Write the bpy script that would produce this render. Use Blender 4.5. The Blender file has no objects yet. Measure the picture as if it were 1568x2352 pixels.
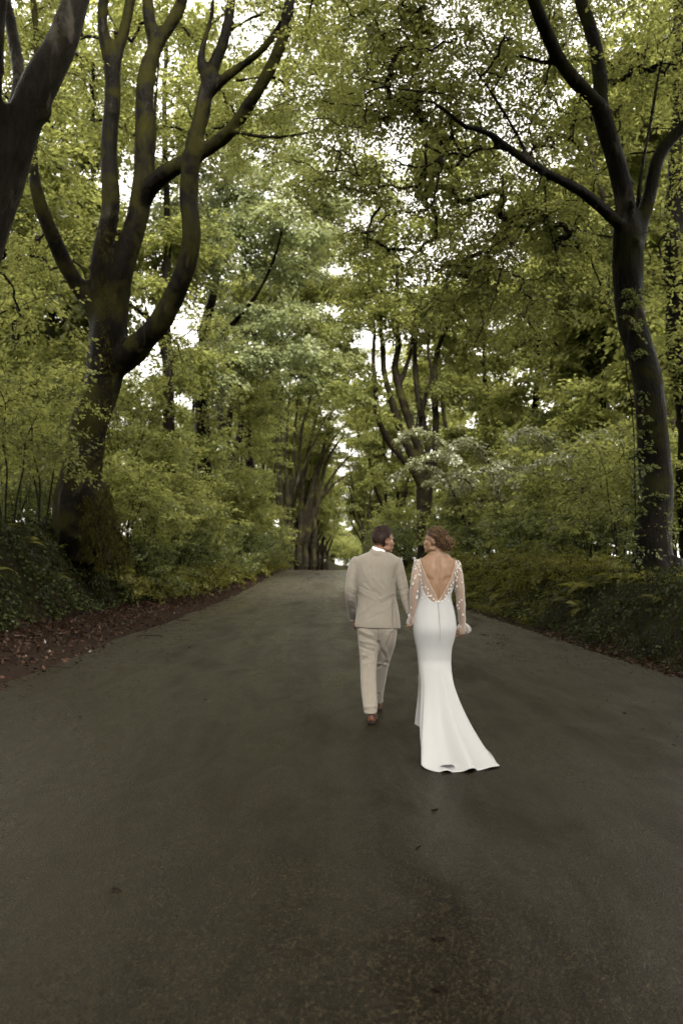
import bpy, math, random
import numpy as np
from mathutils import Vector, Matrix, Euler

sc = bpy.context.scene
COL = sc.collection

# ------------------------------------------------------------------ camera
F = 35.0 / 36.0 * 2352.0            # focal length in pixels of the 1568 x 2352 picture
PITCH, YAW = math.radians(3.0), math.radians(-1.08)
CAM = np.array([0.0, 0.0, 1.444])
cam_d = bpy.data.cameras.new('camera')
cam = bpy.data.objects.new('camera', cam_d)
COL.objects.link(cam)
cam_d.sensor_fit = 'VERTICAL'
cam_d.sensor_height = 36.0
cam_d.sensor_width = 24.0
cam_d.lens = 35.0
cam_d.clip_start = 0.05
cam_d.clip_end = 2000.0
cam.location = CAM
cam.rotation_euler = (math.radians(90) + PITCH, 0, YAW)
cam_d.dof.use_dof = True
cam_d.dof.focus_distance = 9.3
cam_d.dof.aperture_fstop = 2.2
sc.camera = cam
RM = np.array(Euler((math.radians(90) + PITCH, 0, YAW)).to_matrix())

# ------------------------------------------------------------------ world, sun, exposure
SUN_EL, SUN_AZ = 39.0, 165.0        # degrees: behind the camera and a little to its right, through thin cloud
world = bpy.data.worlds.new('World')
sc.world = world
world.use_nodes = True
wn, wl = world.node_tree.nodes, world.node_tree.links
wn.clear()
w_out = wn.new('ShaderNodeOutputWorld')
w_bg = wn.new('ShaderNodeBackground')
w_sky = wn.new('ShaderNodeTexSky')
w_sky.sky_type = 'NISHITA'
w_sky.sun_disc = False
w_sky.sun_elevation = math.radians(SUN_EL)
w_sky.sun_rotation = math.radians(SUN_AZ)
w_sky.dust_density = 3.0
w_mix = wn.new('ShaderNodeMix')
w_mix.data_type = 'RGBA'
w_mix.inputs[0].default_value = 0.86                      # a closed layer of pale cloud
w_mix.inputs[7].default_value = (9.85, 9.25, 8.3, 1)
wl.new(w_sky.outputs[0], w_mix.inputs[6])
wl.new(w_mix.outputs[2], w_bg.inputs[0])
w_bg.inputs[1].default_value = 0.058
wl.new(w_bg.outputs[0], w_out.inputs[0])

sun_d = bpy.data.lights.new('sun', 'SUN')
sun_d.energy = 2.3
sun_d.angle = math.radians(20)
sun_d.color = (1.0, 0.955, 0.87)
sun = bpy.data.objects.new('sun', sun_d)
COL.objects.link(sun)
_az, _el = math.radians(SUN_AZ), math.radians(SUN_EL)
_sd = Vector((math.sin(_az) * math.cos(_el), math.cos(_az) * math.cos(_el), math.sin(_el)))
sun.rotation_euler = _sd.to_track_quat('Z', 'Y').to_euler()
sun.location = _sd * 60

sc.view_settings.view_transform = 'Standard'
sc.view_settings.look = 'None'
sc.view_settings.exposure = 2.5
sc.view_settings.gamma = 1.0
sc.view_settings.use_curve_mapping = False

sc.render.engine = 'CYCLES'
cy = sc.cycles
cy.max_bounces = 8
cy.diffuse_bounces = 3
cy.glossy_bounces = 2
cy.transmission_bounces = 5
cy.transparent_max_bounces = 10
cy.caustics_reflective = False
cy.caustics_refractive = False
cy.sample_clamp_indirect = 6.0
cy.use_denoising = True
cy.use_adaptive_sampling = True
cy.adaptive_threshold = 0.015
try:
    cy.denoiser = 'OPENIMAGEDENOISE'
    cy.denoising_input_passes = 'RGB_ALBEDO_NORMAL'
    cy.denoising_prefilter = 'NONE'
except Exception:
    pass
cy.use_light_tree = False
cy.blur_glossy = 0.5

# ------------------------------------------------------------------ helpers: the camera model
def P(x, y, Y):
    """the point of the place seen at pixel (x, y) of the 1568 x 2352 picture, Y metres down the road"""
    d = RM @ np.array([(x - 784.0) / F, (1176.0 - y) / F, -1.0])
    return CAM + d * (Y / d[1])

def G(x, y, z=0.0):
    """the same on the level ground"""
    d = RM @ np.array([(x - 784.0) / F, (1176.0 - y) / F, -1.0])
    return CAM + d * ((z - CAM[2]) / d[2])

def proj(p):
    q = (np.asarray(p) - CAM) @ RM
    return np.stack([784.0 + F * q[..., 0] / -q[..., 2], 1176.0 - F * q[..., 1] / -q[..., 2]], -1)

# ------------------------------------------------------------------ helpers: noise and mesh building
def _hash(ix, iy, iz, s):
    h = (ix.astype(np.int64) * 374761393 + iy.astype(np.int64) * 668265263 + iz.astype(np.int64) * 2147483647 + s * 1274126177) & 0xffffffff
    h = ((h ^ (h >> 13)) * 1274126177) & 0xffffffff
    h = ((h ^ (h >> 16)) * 2246822519) & 0xffffffff
    return ((h ^ (h >> 15)) & 0xffff) / 32767.5 - 1.0

def vnoise(p, scale=1.0, seed=0):
    """smooth value noise in -1..1 at points p (n, 3)"""
    q = np.asarray(p, float) * scale
    i = np.floor(q)
    f = q - i
    f = f * f * (3 - 2 * f)
    i = i.astype(np.int64)
    r = 0
    for dx in (0, 1):
        for dy in (0, 1):
            for dz in (0, 1):
                w = (f[:, 0] if dx else 1 - f[:, 0]) * (f[:, 1] if dy else 1 - f[:, 1]) * (f[:, 2] if dz else 1 - f[:, 2])
                r = r + w * _hash(i[:, 0] + dx, i[:, 1] + dy, i[:, 2] + dz, seed)
    return r

def fbm(p, scale=1.0, seed=0, octaves=3):
    r, a = 0, 1.0
    for k in range(octaves):
        r = r + a * vnoise(p, scale * 2 ** k, seed + k)
        a *= 0.5
    return r / 1.75

def sstep(a, b, x):
    t = np.clip((x - a) / (b - a), 0, 1)
    return t * t * (3 - 2 * t)

def np_mesh(name, v, quads=None, tris=None, smooth=False, attr=None):
    """mesh from numpy arrays; attr = {name: per vertex floats}"""
    v = np.asarray(v, np.float32).reshape(-1, 3)
    me = bpy.data.meshes.new(name)
    me.vertices.add(len(v))
    me.vertices.foreach_set('co', v.ravel())
    li, st = [], []
    n = 0
    for f, k in ((quads, 4), (tris, 3)):
        if f is not None and len(f):
            f = np.asarray(f, np.int32).reshape(-1, k)
            li.append(f.ravel())
            st.append(n + np.arange(len(f), dtype=np.int32) * k)
            n += f.size
    li = np.concatenate(li)
    st = np.concatenate(st)
    me.loops.add(len(li))
    me.loops.foreach_set('vertex_index', li)
    me.polygons.add(len(st))
    me.polygons.foreach_set('loop_start', st)
    if smooth:
        me.polygons.foreach_set('use_smooth', np.ones(len(st), bool))
    if attr:
        for k, a in attr.items():
            at = me.attributes.new(k, 'FLOAT', 'POINT')
            at.data.foreach_set('value', np.asarray(a, np.float32).ravel())
    me.update(calc_edges=True)
    return me

def link(name, me, mat=None, parent=None, loc=None, **props):
    o = bpy.data.objects.new(name, me)
    COL.objects.link(o)
    if mat is not None and me is not None and not me.materials:
        me.materials.append(mat)
    if parent is not None:
        o.parent = parent
    if loc is not None:
        o.location = loc
    for k, val in props.items():
        o[k] = val
    return o

def thing(name, label, category, loc, group=None, rotz=0.0, scale=1.0):
    o = bpy.data.objects.new(name, None)
    COL.objects.link(o)
    o.empty_display_size = 0.3
    o.location = loc
    o.rotation_euler = (0, 0, rotz)
    o.scale = (scale,) * 3 if np.isscalar(scale) else scale
    o['label'] = label
    o['category'] = category
    if group:
        o['group'] = group
    return o

def dup(root, loc, rotz=0.0, scale=1.0, label=None, group=None):
    r = root.copy()
    COL.objects.link(r)
    r.location = loc
    r.rotation_euler = (0, 0, rotz)
    r.scale = (scale,) * 3 if np.isscalar(scale) else scale
    if label:
        r['label'] = label
    if group:
        r['group'] = group
    for ch in list(root.children):
        c = ch.copy()
        COL.objects.link(c)
        c.parent = r
        for g in list(ch.children):
            d = g.copy()
            COL.objects.link(d)
            d.parent = c
    return r

class Geo:
    """collects vertices and faces of several shapes into one mesh"""
    def __init__(self):
        self.v, self.q, self.t, self.n = [], [], [], 0
    def add(self, v, q=None, t=None):
        v = np.asarray(v, float).reshape(-1, 3)
        self.v.append(v)
        if q is not None and len(q):
            self.q.append(np.asarray(q, int) + self.n)
        if t is not None and len(t):
            self.t.append(np.asarray(t, int) + self.n)
        self.n += len(v)
        return self
    def arrays(self):
        return (np.concatenate(self.v), np.concatenate(self.q) if self.q else None, np.concatenate(self.t) if self.t else None)
    def loft(self, rings, cap=True, closed=True):
        R = np.asarray(rings, float)
        m, n = R.shape[:2]
        v = R.reshape(-1, 3)
        j = np.arange(n if closed else n - 1)
        k = (j + 1) % n
        q = np.concatenate([np.stack([i * n + j, i * n + k, (i + 1) * n + k, (i + 1) * n + j], 1) for i in range(m - 1)])
        t = None
        if cap and closed:
            v = np.concatenate([v, R[0].mean(0)[None], R[-1].mean(0)[None]])
            a, b = m * n, m * n + 1
            t = np.concatenate([np.stack([np.full(n, a), k, j], 1), np.stack([np.full(n, b), (m - 1) * n + j, (m - 1) * n + k], 1)])
        return self.add(v, q, t)
    def tube(self, pts, rad, sides=10, flat=None, cap=True):
        """round tube along pts; rad per point; flat = (axis vector, ratio) squeezes the section along that axis"""
        pts = np.asarray(pts, float)
        rad = np.broadcast_to(np.asarray(rad, float), (len(pts),))
        t = np.gradient(pts, axis=0)
        t /= np.linalg.norm(t, axis=1)[:, None] + 1e-9
        ref = np.array([0.0, 0.0, 1.0]) if abs(t[:, 2]).mean() < 0.75 else np.array([0.0, 1.0, 0.0])
        a = np.cross(t, ref)
        a /= np.linalg.norm(a, axis=1)[:, None] + 1e-9
        b = np.cross(t, a)
        th = np.linspace(0, 2 * np.pi, sides, endpoint=False)
        off = (np.cos(th)[None, :, None] * a[:, None] + np.sin(th)[None, :, None] * b[:, None])
        if flat is not None:
            ax = np.asarray(flat[0], float)
            ax = ax / np.linalg.norm(ax)
            off = off - (off @ ax)[..., None] * ax * (1 - flat[1])
        return self.loft(pts[:, None] + off * rad[:, None, None], cap)
    def ball(self, c, r, M=None, n=12, m=8):
        c = np.asarray(c, float)
        r = np.broadcast_to(np.asarray(r, float), (3,))
        th = np.linspace(0, 2 * np.pi, n, endpoint=False)
        ph = np.linspace(-np.pi / 2, np.pi / 2, m + 2)[1:-1]
        R = np.stack([np.stack([np.cos(p) * np.cos(th), np.cos(p) * np.sin(th), np.full(n, np.sin(p))], 1) for p in ph]) * r
        R2 = np.concatenate([R, np.array([[[0, 0, -r[2]]], [[0, 0, r[2]]]]).repeat(n, 1)[:0]]) if False else R
        k = np.arange(n)
        g = Geo().loft(R2, cap=False)
        v = np.concatenate([R2.reshape(-1, 3), [[0, 0, -r[2]], [0, 0, r[2]]]])
        a, b = len(v) - 2, len(v) - 1
        t = np.concatenate([np.stack([np.full(n, a), (k + 1) % n, k], 1), np.stack([np.full(n, b), (m - 1) * n + k, (m - 1) * n + (k + 1) % n], 1)])
        if M is not None:
            v = v @ np.asarray(M).T
        return self.add(v + c, g.q[0], t)
    def xform(self, M, t=(0, 0, 0)):
        self.v = [v @ np.asarray(M).T + np.asarray(t) for v in self.v]
        return self

def remesh(geo, voxel, smooth=4, factor=0.5):
    """union of the overlapping shapes as one smooth skin -> (verts, quads)"""
    v, q, t = geo.arrays()
    me = np_mesh('tmp', v, q, t)
    o = bpy.data.objects.new('tmp', me)
    COL.objects.link(o)
    m = o.modifiers.new('r', 'REMESH')
    m.mode = 'VOXEL'
    m.voxel_size = voxel
    if smooth:
        s = o.modifiers.new('s', 'SMOOTH')
        s.factor = factor
        s.iterations = smooth
    ev = o.evaluated_get(bpy.context.evaluated_depsgraph_get())
    m2 = bpy.data.meshes.new_from_object(ev)
    vv = np.empty(len(m2.vertices) * 3, np.float32)
    m2.vertices.foreach_get('co', vv)
    ls = np.empty(len(m2.loops), np.int32)
    m2.loops.foreach_get('vertex_index', ls)
    bpy.data.objects.remove(o)
    bpy.data.meshes.remove(me)
    bpy.data.meshes.remove(m2)
    return vv.reshape(-1, 3).astype(float), ls.reshape(-1, 4)

def normals(v, q):
    n = np.zeros_like(v)
    f = np.cross(v[q[:, 2]] - v[q[:, 0]], v[q[:, 3]] - v[q[:, 1]])
    for k in range(4):
        np.add.at(n, q[:, k], f)
    return n / (np.linalg.norm(n, axis=1)[:, None] + 1e-12)

# ------------------------------------------------------------------ materials
class NT:
    """small node-tree writer"""
    def __init__(self, name):
        self.m = bpy.data.materials.new(name)
        self.m.use_nodes = True
        self.n, self.l = self.m.node_tree.nodes, self.m.node_tree.links
        self.n.clear()
        self.out = self.n.new('ShaderNodeOutputMaterial')
    def node(self, kind, **kw):
        nd = self.n.new('ShaderNode' + kind)
        for k, v in kw.items():
            setattr(nd, k, v)
        return nd
    def set(self, sock, v):
        if isinstance(v, bpy.types.NodeSocket):
            self.l.new(v, sock)
        else:
            if isinstance(v, (tuple, list)) and len(v) == 3 and sock.type == 'RGBA':
                v = tuple(v) + (1,)
            sock.default_value = v
    def coord(self, scale=(1, 1, 1), kind='Object'):
        tc = self.node('TexCoord')
        mp = self.node('Mapping')
        mp.inputs['Scale'].default_value = scale
        self.l.new(tc.outputs[kind], mp.inputs[0])
        return mp.outputs[0]
    def noise(self, vec, scale, detail=3.0, rough=0.55, dist=0.0):
        n = self.node('TexNoise')
        self.l.new(vec, n.inputs['Vector'])
        n.inputs['Scale'].default_value = scale
        n.inputs['Detail'].default_value = detail
        n.inputs['Roughness'].default_value = rough
        n.inputs['Distortion'].default_value = dist
        return n.outputs['Fac']
    def ramp(self, fac, stops):
        r = self.node('ValToRGB')
        while len(r.color_ramp.elements) < len(stops):
            r.color_ramp.elements.new(0.5)
        for e, (p, c) in zip(r.color_ramp.elements, stops):
            e.position = p
            e.color = tuple(c) + (1,) if len(c) == 3 else c
        self.set(r.inputs[0], fac)
        return r.outputs[0]
    def math(self, op, a, b=0.0, clamp=False):
        m = self.node('Math', operation=op)
        m.use_clamp = clamp
        self.set(m.inputs[0], a)
        self.set(m.inputs[1], b)
        return m.outputs[0]
    def mix(self, fac, a, b, blend='MIX'):
        m = self.node('Mix', data_type='RGBA', blend_type=blend)
        self.set(m.inputs[0], fac)
        self.set(m.inputs[6], a)
        self.set(m.inputs[7], b)
        return m.outputs[2]
    def bump(self, h, strength=0.3, dist=0.01, normal=None):
        b = self.node('Bump')
        b.inputs['Strength'].default_value = strength
        b.inputs['Distance'].default_value = dist
        self.l.new(h, b.inputs['Height'])
        if normal is not None:
            self.l.new(normal, b.inputs['Normal'])
        return b.outputs[0]
    def attr(self, name):
        return self.node('Attribute', attribute_name=name).outputs['Fac']
    def pbsdf(self, color, rough=0.6, spec=0.5, normal=None, **kw):
        p = self.node('BsdfPrincipled')
        self.set(p.inputs['Base Color'], color)
        self.set(p.inputs['Roughness'], rough)
        self.set(p.inputs['Specular IOR Level'], spec)
        if normal is not None:
            self.l.new(normal, p.inputs['Normal'])
        for k, v in kw.items():
            self.set(p.inputs[k.replace('_', ' ')], v)
        return p.outputs[0]
    def end(self, shader):
        self.l.new(shader, self.out.inputs[0])
        return self.m

def leaf_material(name, dark, light, tr_dark, tr_light, mixfac=0.5, gloss=0.10, grough=0.38):
    t = NT(name)
    a = t.attr('tint')
    col = t.mix(a, dark, light)
    tcol = t.mix(a, tr_dark, tr_light)
    d = t.node('BsdfDiffuse')
    t.set(d.inputs[0], col)
    tr = t.node('BsdfTranslucent')
    t.set(tr.inputs[0], tcol)
    m = t.node('MixShader')
    m.inputs[0].default_value = mixfac
    t.l.new(d.outputs[0], m.inputs[1])
    t.l.new(tr.outputs[0], m.inputs[2])
    if gloss <= 0:
        return t.end(m.outputs[0])
    g = t.node('BsdfGlossy')
    g.inputs['Roughness'].default_value = grough
    g.inputs['Color'].default_value = (0.95, 0.95, 0.92, 1)
    m2 = t.node('MixShader')
    m2.inputs[0].default_value = gloss
    t.l.new(m.outputs[0], m2.inputs[1])
    t.l.new(g.outputs[0], m2.inputs[2])
    return t.end(m2.outputs[0])

def bark_material(name, base, pale, moss, moss_amt=0.5, wet=0.45, patch=0.0, stretch=0.25):
    t = NT(name)
    c = t.coord((1, 1, stretch))
    c1 = t.coord()
    n1 = t.noise(c, 9.0, 5.0, 0.65, 0.6)
    n2 = t.noise(c1, 1.1, 4.0, 0.6, 0.4)
    n3 = t.noise(c, 2.2, 4.0, 0.6, 0.8)
    dark = tuple(x * 0.45 for x in base)
    col = t.ramp(n1, [(0.30, dark), (0.52, base), (0.72, tuple(x * 1.5 for x in base))])
    col = t.mix(t.ramp(n3, [(0.60 - patch, (0, 0, 0)), (0.70 - patch, (1, 1, 1))]), col, pale)
    mf = t.ramp(n2, [(0.66 - 0.36 * moss_amt, (0, 0, 0)), (0.80 - 0.36 * moss_amt, (1, 1, 1))])
    mcol = t.mix(n1, tuple(x * 0.5 for x in moss), tuple(x * 1.5 for x in moss))
    col = t.mix(mf, col, mcol)
    rough = t.math('ADD', t.math('MULTIPLY', mf, 0.4), t.math('ADD', t.math('MULTIPLY', n1, 0.4), wet - 0.1), True)
    lich = t.ramp(t.noise(c1, 7.0, 4.0, 0.7, 0.5), [(0.66, (0, 0, 0)), (0.72, (1, 1, 1))])
    col = t.mix(t.math('MULTIPLY', lich, 0.8), col, tuple(0.6 * x + 0.02 for x in pale))
    ridg = t.node('TexWave', wave_type='BANDS', bands_direction='Z')
    t.l.new(t.coord((0.5, 0.5, 1.0)), ridg.inputs[0])
    ridg.inputs['Scale'].default_value = 1.7
    ridg.inputs['Distortion'].default_value = 9.0
    ridg.inputs['Detail'].default_value = 3.0
    h = t.math('ADD', t.math('MULTIPLY', n1, 0.8), t.math('MULTIPLY', t.noise(c, 38.0, 3.0), 0.4))
    return t.end(t.pbsdf(col, t.math('SUBTRACT', rough, 0.12), 0.035, t.bump(h, 1.0, 0.05)))

LEAF_SUN = leaf_material('leaf_beech_bright', (0.0355, 0.0439, 0.012), (0.1824, 0.1938, 0.064), (0.1282, 0.1479, 0.030), (0.5520, 0.5712, 0.175), 0.58, 0.012, 0.30)
LEAF_MID = leaf_material('leaf_beech', (0.0236, 0.0306, 0.008), (0.1577, 0.1734, 0.058), (0.0838, 0.1000, 0.020), (0.5126, 0.5304, 0.155), 0.55, 0.015, 0.30)
LEAF_GREY = leaf_material('leaf_wet_grey_green', (0.0394, 0.0500, 0.022), (0.2662, 0.2958, 0.150), (0.1282, 0.1530, 0.045), (0.4929, 0.5406, 0.21), 0.42, 0.05, 0.28)
LEAF_DARK = leaf_material('leaf_understorey', (0.0119, 0.0173, 0.005), (0.1233, 0.1408, 0.050), (0.0394, 0.0561, 0.011), (0.3549, 0.3876, 0.115), 0.46, 0.025, 0.26)
LEAF_IVY = leaf_material('leaf_ivy', (0.006, 0.009, 0.003), (0.070, 0.084, 0.026), (0.015, 0.022, 0.004), (0.05, 0.06, 0.010), 0.25, 0.012, 0.3)
LEAF_FERN = leaf_material('leaf_fern', (0.020, 0.025, 0.005), (0.180, 0.172, 0.036), (0.07, 0.08, 0.011), (0.26, 0.25, 0.045), 0.42, 0.015)
LEAF_DEAD = leaf_material('leaf_dead', (0.012, 0.0065, 0.0045), (0.070, 0.034, 0.021), (0.03, 0.012, 0.006), (0.10, 0.04, 0.02), 0.15, 0.02, 0.3)
MOSS_BLADE = leaf_material('moss_blade', (0.003, 0.004, 0.0012), (0.042, 0.044, 0.009), (0.03, 0.032, 0.006), (0.10, 0.09, 0.018), 0.3, 0.02)
MOSS_ROOT = leaf_material('moss_strand', (0.010, 0.010, 0.003), (0.060, 0.054, 0.014), (0.02, 0.021, 0.004), (0.08, 0.07, 0.014), 0.3, 0.0)
BARK_DARK = bark_material('bark_wet_beech', (0.0042, 0.0032, 0.0020), (0.040, 0.034, 0.025), (0.016, 0.016, 0.0045), 0.46, 0.42, 0.0)
BARK_MOSSY = bark_material('bark_mossy_beech', (0.0042, 0.0033, 0.0020), (0.034, 0.029, 0.020), (0.018, 0.017, 0.0045), 0.60, 0.45, -0.01)
BARK_PALE = bark_material('bark_pale_beech', (0.019, 0.016, 0.013), (0.075, 0.066, 0.055), (0.022, 0.021, 0.007), 0.26, 0.36, 0.02)
BARK_FAR = bark_material('bark_far', (0.011, 0.0085, 0.0055), (0.040, 0.034, 0.025), (0.026, 0.025, 0.008), 0.45, 0.48, -0.02)
BARK_TWIG = NT('bark_twig')
BARK_TWIG = BARK_TWIG.end(BARK_TWIG.pbsdf((0.009, 0.0075, 0.005), 0.7, 0.06))
# ------------------------------------------------------------------ the lie of the land
ROAD_L, ROAD_R = -4.18, 4.18
def road_cx(y):
    return 0.32 + 0.0009 * np.clip(np.asarray(y, float) - 90, 0, 130) ** 2
def road_z(y):
    y = np.asarray(y, float)
    up = 0.8 * sstep(34, 98, y)
    return up - 0.00017 * np.clip(y - 97, 0, 75) ** 2 - 0.0255 * np.clip(y - 172, 0, 200)
def edge_wob(y, s):
    p = np.stack([np.asarray(y, float), np.full(np.shape(y), s * 7.3), np.zeros(np.shape(y))], -1)
    return 0.20 * fbm(p, 0.45, int(s) + 11)
def lat_z(u, y):
    """height above the road of the ground u metres to the side of the road's middle"""
    u = np.asarray(u, float)
    p = np.stack([u, y, np.zeros_like(u)], -1)
    n = fbm(p, 0.55, 3, 4)
    n2 = fbm(p, 0.13, 9, 2)
    camber = -0.00 * u
    tl = -u - 4.18
    verge = 0.18 * sstep(0.1, 2.2, tl) + 0.03 * n * sstep(0, 0.6, tl)
    bank = (2.05 + 0.35 * n2) * sstep(1.95 + 0.3 * n2, 3.6, tl) - 0.9 * sstep(4.2, 11, tl)
    left = verge + bank + 0.22 * n * sstep(1.6, 3.0, tl)
    tr = u - 4.18
    nearb = 0.35 * np.exp(-((y - 17) / 6.0) ** 2)
    right = (0.82 + 0.12 * n2 + nearb) * sstep(0.30 + 0.2 * n, 1.45, tr) + 0.5 * sstep(4, 40, tr) + 0.14 * n * sstep(0.3, 1.2, tr)
    return np.where(u < 0, np.where(tl > 0, left, camber), np.where(tr > 0, right, camber))
def ground(x, y):
    x, y = np.asarray(x, float), np.asarray(y, float)
    return road_z(y) + lat_z(x - road_cx(y), y)
def gz(x, y):
    return float(ground(np.array([x]), np.array([y]))[0])

YS = np.concatenate([np.arange(-60, 0, 2.0), np.arange(0, 6, 0.25), np.arange(6, 50, 0.22), np.arange(50, 130, 0.8), np.arange(130, 300, 4), np.arange(300, 720, 30)])
def strip(name, us, mat, wob=(0, 0), lift=0.0, attr=None, **props):
    us = np.asarray(us, float)
    U, Y = np.meshgrid(us, YS)
    k = (us - us[0]) / (us[-1] - us[0])
    U = U + (edge_wob(YS, wob[0]) if wob[0] else 0 * YS)[:, None] * (1 - k)[None] ** 3 + (edge_wob(YS, wob[1]) if wob[1] else 0 * YS)[:, None] * k[None] ** 3
    X = U + road_cx(Y)
    v = np.stack([X.ravel(), Y.ravel(), (ground(X.ravel(), Y.ravel()) + lift)], 1)
    m, n = U.shape
    i, j = np.meshgrid(np.arange(m - 1), np.arange(n - 1), indexing='ij')
    q = np.stack([i * n + j, i * n + j + 1, (i + 1) * n + j + 1, (i + 1) * n + j], -1).reshape(-1, 4)
    me = np_mesh(name, v, q, smooth=True)
    return link(name, me, mat, kind='structure', **props)

# wet tarmac
t = NT('wet_tarmac')
c = t.coord()
cs = t.coord((1.0, 0.16, 1.0))
big = t.noise(cs, 0.62, 4.0, 0.6, 0.6)
mid = t.noise(t.coord((1, 0.6, 1)), 2.6, 4.0, 0.6, 0.3)
fine = t.noise(c, 150.0, 2.0, 0.6)
vor = t.node('TexVoronoi')
vor.inputs['Scale'].default_value = 145.0
t.l.new(c, vor.inputs['Vector'])
stone = vor.outputs['Color']
sep = t.node('SeparateColor')
t.l.new(stone, sep.inputs[0])
col = t.ramp(mid, [(0.25, (0.0036, 0.0030, 0.0017)), (0.75, (0.0090, 0.0076, 0.0043))])
col = t.mix(t.math('ADD', t.math('MULTIPLY', sep.outputs[0], 0.4), 0.35), col, t.ramp(sep.outputs[1], [(0.0, (0.0010, 0.0008, 0.0005)), (0.45, (0.0030, 0.0026, 0.0016)), (0.80, (0.012, 0.0102, 0.0065)), (0.97, (0.090, 0.076, 0.050))]))
greenish = t.ramp(t.noise(cs, 0.42, 2.0, 0.5, 0.2), [(0.50, (0, 0, 0)), (0.66, (1, 1, 1))])
col = t.mix(t.math('MULTIPLY', greenish, 0.5), col, (0.020, 0.020, 0.007))
streak = t.noise(t.coord((1.0, .035, 1.0)), 1.1, 3.0, 0.6, 0.15)
wet = t.ramp(t.math('ADD', t.math('ADD', t.math('MULTIPLY', big, .42), t.math('MULTIPLY', streak, .30)), t.math('MULTIPLY', t.noise(t.coord((1, .3, 1)), 2.1, 5.0, 0.65, 0.8), .28)), [(0.40, (0, 0, 0)), (0.60, (1, 1, 1))])
rough = t.math('ADD', t.math('MULTIPLY', wet, -0.30), t.math('ADD', t.math('MULTIPLY', sep.outputs[2], 0.08), 0.46))
col = t.mix(t.math('MULTIPLY', wet, 0.35), t.mix(1.0, col, (0.85, 0.76, 0.66), 'MULTIPLY'), (0.0030, 0.0021, 0.0011))
# the lane pales with distance: grazing sky reflection painted into its base colour
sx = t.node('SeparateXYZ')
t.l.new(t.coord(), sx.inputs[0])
far_sheen = t.node('MapRange', interpolation_type='SMOOTHSTEP')
t.l.new(sx.outputs[1], far_sheen.inputs[0])
far_sheen.inputs[1].default_value, far_sheen.inputs[2].default_value = 9.0, 46.0
col = t.mix(t.math('MULTIPLY', far_sheen.outputs[0], t.math('ADD', t.math('MULTIPLY', mid, .5), .45)), col, (0.044, 0.037, 0.026))
h = t.math('ADD', t.math('MULTIPLY', vor.outputs['Distance'], 1.0), t.math('MULTIPLY', fine, 0.6))
nrm = t.bump(h, 0.65, 0.008)
nrm = t.bump(mid, 0.12, 0.03, nrm)
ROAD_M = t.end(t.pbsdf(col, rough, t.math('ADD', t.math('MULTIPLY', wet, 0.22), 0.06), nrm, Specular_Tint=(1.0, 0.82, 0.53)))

# soil under the leaf litter, mossy bank, wood floor
def soil(name, a, b, mosscol, mossamt, sc1=3.0):
    t = NT(name)
    c = t.coord()
    n1 = t.noise(c, sc1, 5.0, 0.65, 0.4)
    n2 = t.noise(c, 24.0, 4.0, 0.65)
    col = t.ramp(n2, [(0.3, a), (0.7, b)])
    col = t.mix(t.ramp(n1, [(0.62 - 0.4 * mossamt, (0, 0, 0)), (0.78 - 0.4 * mossamt, (1, 1, 1))]), col, t.mix(n2, tuple(x * 0.5 for x in mosscol), tuple(x * 1.6 for x in mosscol)))
    return t.end(t.pbsdf(col, 0.85, 0.06, t.bump(t.math('ADD', n2, t.math('MULTIPLY', n1, 0.6)), 0.9, 0.06)))
VERGE_M = soil('leaf_mould', (0.007, 0.0045, 0.003), (0.026, 0.015, 0.010), (0.030, 0.026, 0.012), 0.15)
BANK_M = soil('mossy_bank', (0.007, 0.0055, 0.0035), (0.022, 0.016, 0.010), (0.018, 0.019, 0.005), 0.55)
FLOOR_M = soil('woodland_floor', (0.018, 0.013, 0.008), (0.055, 0.038, 0.022), (0.034, 0.040, 0.012), 0.5, 0.8)

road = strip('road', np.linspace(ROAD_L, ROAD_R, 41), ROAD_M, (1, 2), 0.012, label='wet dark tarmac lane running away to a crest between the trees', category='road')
# the road sheet drapes 12 mm over the verge sheets' edges
strip('verge', np.linspace(-6.35, -3.9, 19), VERGE_M, label='strip of brown leaf mould between the lane and the left bank', category='verge')
strip('bank', np.concatenate([np.linspace(-10.5, -8.2, 6)[:-1], np.linspace(-8.2, -6.35, 24)]), BANK_M, label='steep ivy covered earth bank on the left of the lane', category='bank')
strip('ground', np.concatenate([-np.geomspace(700, 10.5, 26)]), FLOOR_M, label='rough ground behind the left bank', category='ground')
strip('bank', np.linspace(3.9, 7.0, 30), BANK_M, label='low mossy earth bank on the right of the lane', category='bank')
strip('ground', np.geomspace(7.0, 700, 30), FLOOR_M, label='woodland floor behind the right bank', category='ground')
# ------------------------------------------------------------------ plants: growth, twigs, leaves
def unit(a):
    return a / (np.linalg.norm(a, axis=-1, keepdims=True) + 1e-9)

def blob_anchors(rng, c, r, n, clump=9, spread=0.75, shell=0.35):
    """n points in an ellipsoid, gathered in flattish clumps, denser towards its outside"""
    m = max(1, n // clump)
    d = unit(rng.normal(size=(m, 3)))
    rad = shell + (1 - shell) * rng.random(m) ** 0.6
    cc = d * rad[:, None]
    cc = np.asarray(c) + cc * np.asarray(r)
    pts = np.repeat(cc, clump, 0) + rng.normal(size=(m * clump, 3)) * np.array([spread, spread, spread * 0.42])
    return pts

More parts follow.
